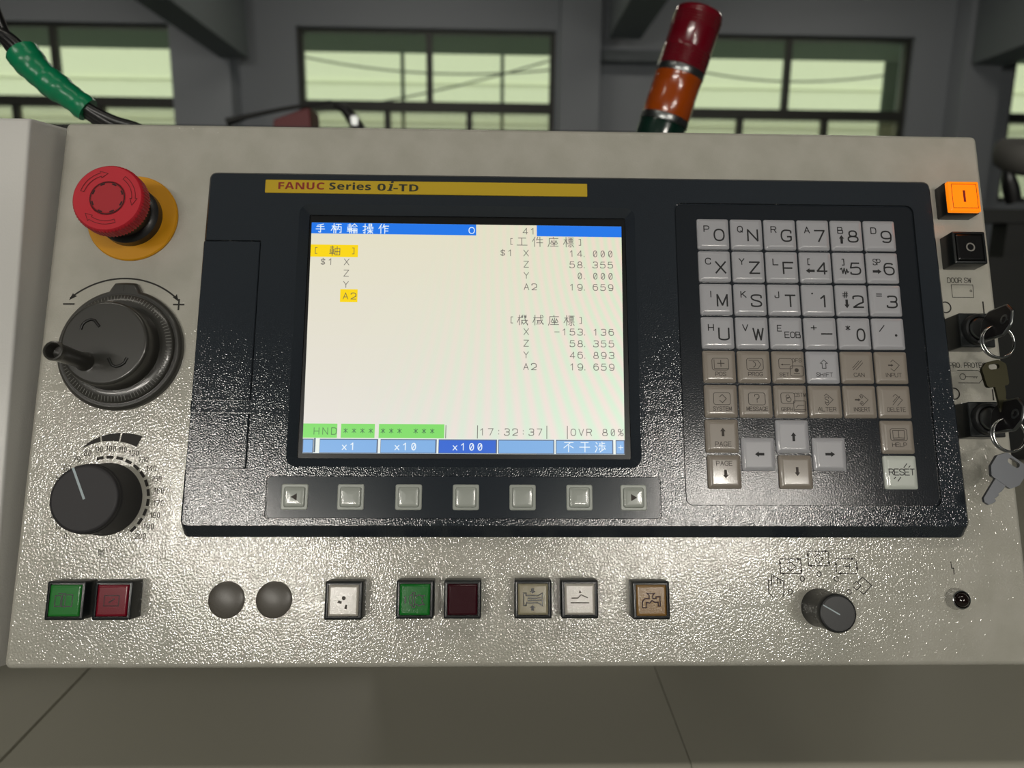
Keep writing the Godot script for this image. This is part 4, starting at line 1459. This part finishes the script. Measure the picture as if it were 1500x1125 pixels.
	push_button(214.1, 58.4, m.lens_black, "square black power-off button marked with a grey ring", "power buttons", "ringmark", m.grey_mark)

# ==================================================================== key switches with keys, rings and hanging keys
func build_keys() -> void:
	var ys := [12.0, -35.6]
	var says := [["black key switch under the door symbol", "small metal key standing in the door key switch", "split key ring through the key of the door switch", "dark flat key hanging from the upper key ring"],
		["black key switch under the key symbol", "small metal key standing in the lower, program-protect key switch", "split key ring through the key of the lower switch", "grey cut key hanging from the lower key ring"]]
	for k in 2:
		var y: float = ys[k]
		var t := thing("key_switch", says[k][0], "key switch", on_face(212.2, y), "key switches")
		var st := ms()
		prism(st, rr(18.4, 18.4, 0.6, 3), [[0, 0], [0, 11.4], [0.4, 11.8]])
		part("housing", st, m.button_body, t)
		st = ms()
		lathe(st, [[8.4, 11.8], [8.3, 14.2], [7.8, 14.8], [6.6, 14.9], [6.4, 14.4]], 40)
		part("collar", st, m.black_plastic, t)
		st = ms()
		lathe(st, [[6.0, 11.8], [6.0, 15.2], [5.4, 15.9], [3.6, 16.0], [0, 16.0]], 36)
		part("lock_barrel", st, m.steel, t)
		# the key in the lock: a bow plate that stands out of the face, seen almost edge-on
		var ik := thing("switch_key", says[k][1], "key", on_face(212.2, y, 6.0, deg_to_rad(-14)), "keys in the switches")
		st = ms()
		# plate outline in (z, y): drawn in x = z, y = y, then turned upright
		var bow := round_poly([Vector2(0, -3.4), Vector2(4, -7.6), Vector2(17, -7.8), Vector2(21.5, -3.5), Vector2(21.5, 3.5), Vector2(17, 7.8), Vector2(4, 7.6), Vector2(0, 3.4)], 2.4, 3)
		prism(st, bow, [[0.3, -0.9], [0, -0.6], [0, 0.6], [0.3, 0.9]])
		var bw := part("bow", st, m.bow_black, ik)
		bw.transform = Transform3D(Basis(Vector3.BACK, Vector3.UP, Vector3.LEFT), Vector3.ZERO)
		st = ms()
		var pts := []
		for p in bow: pts.append(Vector3(p.x, p.y, 0))
		tube(st, pts, 0.85, 8, false, true)
		part("metal_edge", st, m.steel, bw)
		st = ms()
		lathe(st, [[2.6, -1.1], [2.6, 1.1], [1.5, 1.15], [1.5, -1.15], [2.6, -1.1]], 24, Vector2(17.2, 0))
		part("eyelet", st, m.steel, bw)
		# ring hanging through the bow: two turns of wire
		var rg := thing("key_ring", says[k][2], "key ring", on_face(213.4, y - 9.3, 14.6), "key rings")
		st = ms()
		var turn := []
		for i in 73:
			var a := TAU * 2.0 * i / 72.0
			turn.append(Vector3(cos(a) * 8.0, sin(a) * 8.3, 0.9 * sin(a * 0.5) + 0.6 * cos(a)))
		tube(st, turn, 0.55, 8)
		part("wire", st, m.chrome, rg)
	# upper hanging key: rounded square bow with a slot, blade downwards
	var hk := thing("hanging_key", says[0][3], "key", on_face(211.2, -14.2, 12.6, deg_to_rad(8)), "hanging keys")
	var st := ms()
	var outer := round_poly([Vector2(-6.0, -6.0), Vector2(5.6, -6.0), Vector2(6.6, 5.0), Vector2(3.0, 7.6), Vector2(-3.4, 7.0), Vector2(-6.6, 4.0)], 2.0, 4)
	plate_with_slot(st, outer, rr(5.6, 2.8, 1.3, 4, 0.0, 4.3), 1.9)
	part("bow", st, m.brass_dark, hk)
	st = ms()
	blade(st, Vector2(0.6, -5.8), 16.5, 5.2)
	part("blade", st, m.brass_dark, hk)
	# lower hanging key: eight-sided bow, blade to the lower left
	hk = thing("hanging_key", says[1][3], "key", on_face(211.6, -62.4, 12.6, deg_to_rad(-36)), "hanging keys")
	st = ms()
	outer = round_poly([Vector2(-5.2, -7.2), Vector2(5.6, -7.2), Vector2(8.4, -3.0), Vector2(8.4, 3.4), Vector2(5.0, 7.6), Vector2(-4.6, 7.6), Vector2(-8.0, 3.4), Vector2(-8.0, -3.0)], 1.2, 3)
	plate_with_slot(st, outer, rr(6.4, 3.0, 1.4, 4, 0.6, 5.0), 2.0)
	part("bow", st, m.key_grey, hk)
	st = ms()
	blade(st, Vector2(0, -7.0), 13.5, 6.0)
	part("blade", st, m.key_grey, hk)

# a plate with one slot: the slot is joined to the outline by a cut, so the caps stay one polygon
func plate_with_slot(st: SurfaceTool, outer: PackedVector2Array, slot: PackedVector2Array, thick: float) -> void:
	var n := outer.size()
	var k := slot.size()
	var bi := 0
	var bj := 0
	var best := 1e9
	for i in n:
		for j in k:
			var d := outer[i].distance_squared_to(slot[j])
			if d < best:
				best = d
				bi = i
				bj = j
	var poly := PackedVector2Array()
	for i in n + 1: poly.append(outer[(bi + i) % n])
	poly[n] = poly[n] + (outer[bi] - outer[(bi + n - 1) % n]) * -0.02
	for j in k + 1: poly.append(slot[(bj - j + 2 * k) % k])
	poly[poly.size() - 1] += (slot[(bj + 1) % k] - slot[bj]) * 0.02
	cap(st, ring3(poly, thick / 2), true)
	cap(st, ring3(poly, -thick / 2), false)
	st.set_smooth_group(-1)
	band(st, ring3(outer, -thick / 2), ring3(outer, thick / 2))
	band(st, ring3(slot, thick / 2), ring3(slot, -thick / 2))

func blade(st: SurfaceTool, top: Vector2, long: float, wide: float) -> void:
	var p := PackedVector2Array()
	p.append(top + Vector2(-wide / 2, 0))
	p.append(top + Vector2(-wide / 2, -long + 1.4))
	p.append(top + Vector2(-wide / 2 + 1.4, -long))
	p.append(top + Vector2(wide * 0.12, -long))
	var cuts := [1.2, 0.5, 1.5, 0.7, 1.1, 0.3]
	for i in 6:
		var y: float = -long + 1.6 + (long - 4.0) * i / 6.0
		p.append(top + Vector2(wide / 2 - cuts[i], y))
		p.append(top + Vector2(wide / 2 - cuts[i] * 0.6, y + (long - 4.0) / 12.0))
	p.append(top + Vector2(wide / 2, -1.2))
	p.append(top + Vector2(wide / 2, 0))
	prism(st, p, [[0.15, -0.85], [0, -0.7], [0, 0.7], [0.15, 0.85]], true, true, false)

# ==================================================================== things behind the console
func build_background() -> void:
	# machine body behind the console that carries the signal tower
	var hood := thing("machine_hood", "dark machine body hidden behind the console below the signal tower", "machine", Transform3D())
	var st := ms()
	prism(st, rr(520, 420, 20, 4, 260, 0), [[0, 851], [0, 1270], [6, 1280]])
	var hb := part("body", st, m.machine_dark, hood)
	hb.transform = Transform3D(Basis(Vector3.RIGHT, Vector3.FORWARD, Vector3.UP), Vector3(-0.05, 0, -0.68))
	# signal tower
	var axis := Vector3(0.0345, 0.117, 0.0).normalized()
	var zb := Vector3(0, 0, 1)
	var xb := axis.cross(zb).normalized()
	var tw := thing("signal_tower", "leaning signal lamp tower with red over amber lenses behind the console", "signal lamp", Transform3D(Basis(xb, axis.cross(xb), axis), Vector3(0.1, 1.28, -0.40)))
	var p := tower_parts()
	for q in p:
		st = ms()
		lathe(st, q[1], 48)
		part(q[0], st, q[2], tw)
	# taped cable bundle at the upper left
	var cb := thing("cable_bundle", "bundle of black cables wrapped in green tape at the upper left", "cables", Transform3D())
	var spine := [Vector3(-420, 1440, -150), Vector3(-392, 1414, -150), Vector3(-368, 1382, -150), Vector3(-345, 1359, -150), Vector3(-324, 1342, -150), Vector3(-305, 1331, -152), Vector3(-285, 1322, -156), Vector3(-270, 1303, -162), Vector3(-258, 1292, -170)]
	var spread := [24.0, 17.0, 4.6, 3.9, 3.4, 3.6, 5.5, 7.0, 7.0]
	for k in 7:
		st = ms()
		var cv := Curve3D.new()
		for i in spine.size():
			var a := k * 0.9 + i * 0.35
			var off: Vector3 = Vector3(sin(a) * 0.55, cos(a), sin(a * 1.3)) * spread[i] * (0.0 if k == 6 else 1.0)
			if i < 2: off = Vector3(0.35, 1, 0.2) * (spread[i] * (k - 2.6) / 2.6)
			cv.add_point(spine[i] + off)
		smooth_curve(cv)
		var pts := []
		for i in 49: pts.append(cv.sample_baked(cv.get_baked_length() * i / 48.0, true))
		tube(st, pts, 3.4, 10)
		part("cable", st, m.cable_black, cb)
	st = ms()
	var cv := Curve3D.new()
	for q in [Vector3(-361, 1376.5, -150), Vector3(-353, 1366.5, -149), Vector3(-345, 1359, -149), Vector3(-333, 1350, -149), Vector3(-321, 1340.5, -150)]: cv.add_point(q)
	smooth_curve(cv)
	var pts := []
	var rad := []
	for i in 33:
		pts.append(cv.sample_baked(cv.get_baked_length() * i / 32.0, true))
		rad.append(10.6 - 2.4 * i / 32.0 + 0.45 * sin(i * 0.45) + 0.25 * sin(i * 1.3 + 1.0))
	tube(st, pts, rad, 14)
	part("green_tape", st, m.tape_green, cb)
	# blurred machine pieces above the console edge
	var lb := thing("lathe_body", "dark lathe body standing behind the console", "machine", Transform3D(Basis(), Vector3(-0.5, 0, -1.7)))
	slab("body", Vector3(-1.2, 0, -0.5), Vector3(0.6, 1.5, 0.4), m.machine_dark, lb).position = Vector3(-0.1, 0.75, 0)
	var rc := thing("red_cover", "dark red slanted cover peeking over the console's top edge", "cover", Transform3D(Basis(), Vector3(-0.50, 1.5, -1.5)))
	st = ms()
	var outline := PackedVector2Array([Vector2(-92, 0), Vector2(6, 0), Vector2(4, 76), Vector2(-4, 77), Vector2(-84, 49)])
	prism(st, outline, [[2, -60], [0, -55], [0, 35], [2, 37]], true, true, false)
	part("body", st, m.red_paint, rc)
	st = ms()
	tube(st, [Vector3(-195, 40, 42), Vector3(-150, 53, 42), Vector3(-60, 72, 42), Vector3(58, 92, 42)], [10.0, 6.0, 5.0, 4.0], 8)
	part("black_rail", st, m.machine_dark, rc)
	var hose := thing("bent_hose", "short black bent hose rising over the console's top edge beside the red cover", "hose", Transform3D(Basis(), Vector3(-0.40, 1.5, -1.5)))
	st = ms()
	tube(st, [Vector3(24, 0, 0), Vector3(14, 34, 0), Vector3(-2, 62, 0), Vector3(-22, 83, 0), Vector3(-44, 93, 0)], [19.0, 18.0, 15.0, 11.0, 7.0], 12)
	part("tube", st, m.cable_black, hose)
	st = ms()
	prism(st, rr(16, 22, 4), [[0, 0], [0, 5]])
	part("clip", st, m.steel, hose).position = Vector3(0.008, 0.052, 0.016)
	# machine at the far right with a lamp head on a bracket
	var rm := thing("side_machine", "dark machine at the right edge behind the key switches", "machine", Transform3D(Basis(), Vector3(1.5, 0, -1.7)))
	slab("body", Vector3(0, 0, 0), Vector3(1.3, 1.24, 1.0), m.machine_dark, rm).position = Vector3(0.1, 0.62, 0)
	slab("rail", Vector3(0, 0, 0), Vector3(1.2, 0.03, 0.06), m.machine_dark, rm).position = Vector3(0.1, 1.33, 0.45)
	for x in [-0.38, 0.0, 0.5]: slab("post", Vector3(0, 0, 0), Vector3(0.05, 0.08, 0.05), m.machine_dark, rm).position = Vector3(x, 1.28, 0.45)
	var wl := thing("work_lamp", "grey round work lamp on a black bracket at the right edge", "lamp", Transform3D(Basis(), Vector3(1.12, 1.362, -1.25)))
	st = ms()
	tube(st, [Vector3(0, 0, 0), Vector3(-12, 30, 0), Vector3(-22, 62, 0), Vector3(2, 84, 0)], [16.0, 18.0, 14.0, 14.0], 10)
	part("bracket", st, m.cable_black, wl)
	st = ms()
	lathe(st, [[0, -45], [40, -42], [62, -30], [70, -8], [70, 12], [62, 22], [0, 24]], 40)
	var hd := part("lamp_head", st, m.machine_grey, wl)
	hd.transform = Transform3D(Basis.from_euler(Vector3(-1.25, 0.0, -0.35)), Vector3(0.02, 0.105, 0.0))

func smooth_curve(cv: Curve3D) -> void:
	for i in cv.point_count:
		var a := cv.get_point_position(maxi(i - 1, 0))
		var b := cv.get_point_position(mini(i + 1, cv.point_count - 1))
		cv.set_point_in(i, (a - b) / 6.0)
		cv.set_point_out(i, (b - a) / 6.0)

func tower_parts() -> Array:
	var red := [[24.0, 157.0], [24.5, 158.0]]
	for i in 6:
		red.append([24.9, 159.0 + i * 3.0])
		red.append([24.2, 160.5 + i * 3.0])
	red.append_array([[24.3, 178.0], [24.3, 196.0]])
	for i in 5:
		red.append([24.7, 197.0 + i * 2.6])
		red.append([24.1, 198.3 + i * 2.6])
	red.append_array([[24.0, 211.0], [22.5, 214.0], [18.0, 216.0], [0, 217.0]])
	return [
		["pole", [[9, 0], [9, 60]], m.steel],
		["base", [[0, 60], [22, 60], [25, 64], [25, 76]], m.machine_dark],
		["green_lens", [[24.3, 76], [24.3, 100.0], [23.8, 102]], m.tower_green],
		["silver_band", [[24.6, 102], [24.8, 103], [24.8, 108], [24.4, 109]], m.steel],
		["amber_lens", [[24.3, 109], [24.5, 110], [24.5, 128], [24.1, 129], [24.1, 146], [24.4, 147], [24.4, 150]], m.tower_amber],
		["silver_band", [[24.6, 150], [24.8, 151], [24.8, 156], [24.4, 157]], m.steel],
		["red_lens", red, m.tower_red],
	]
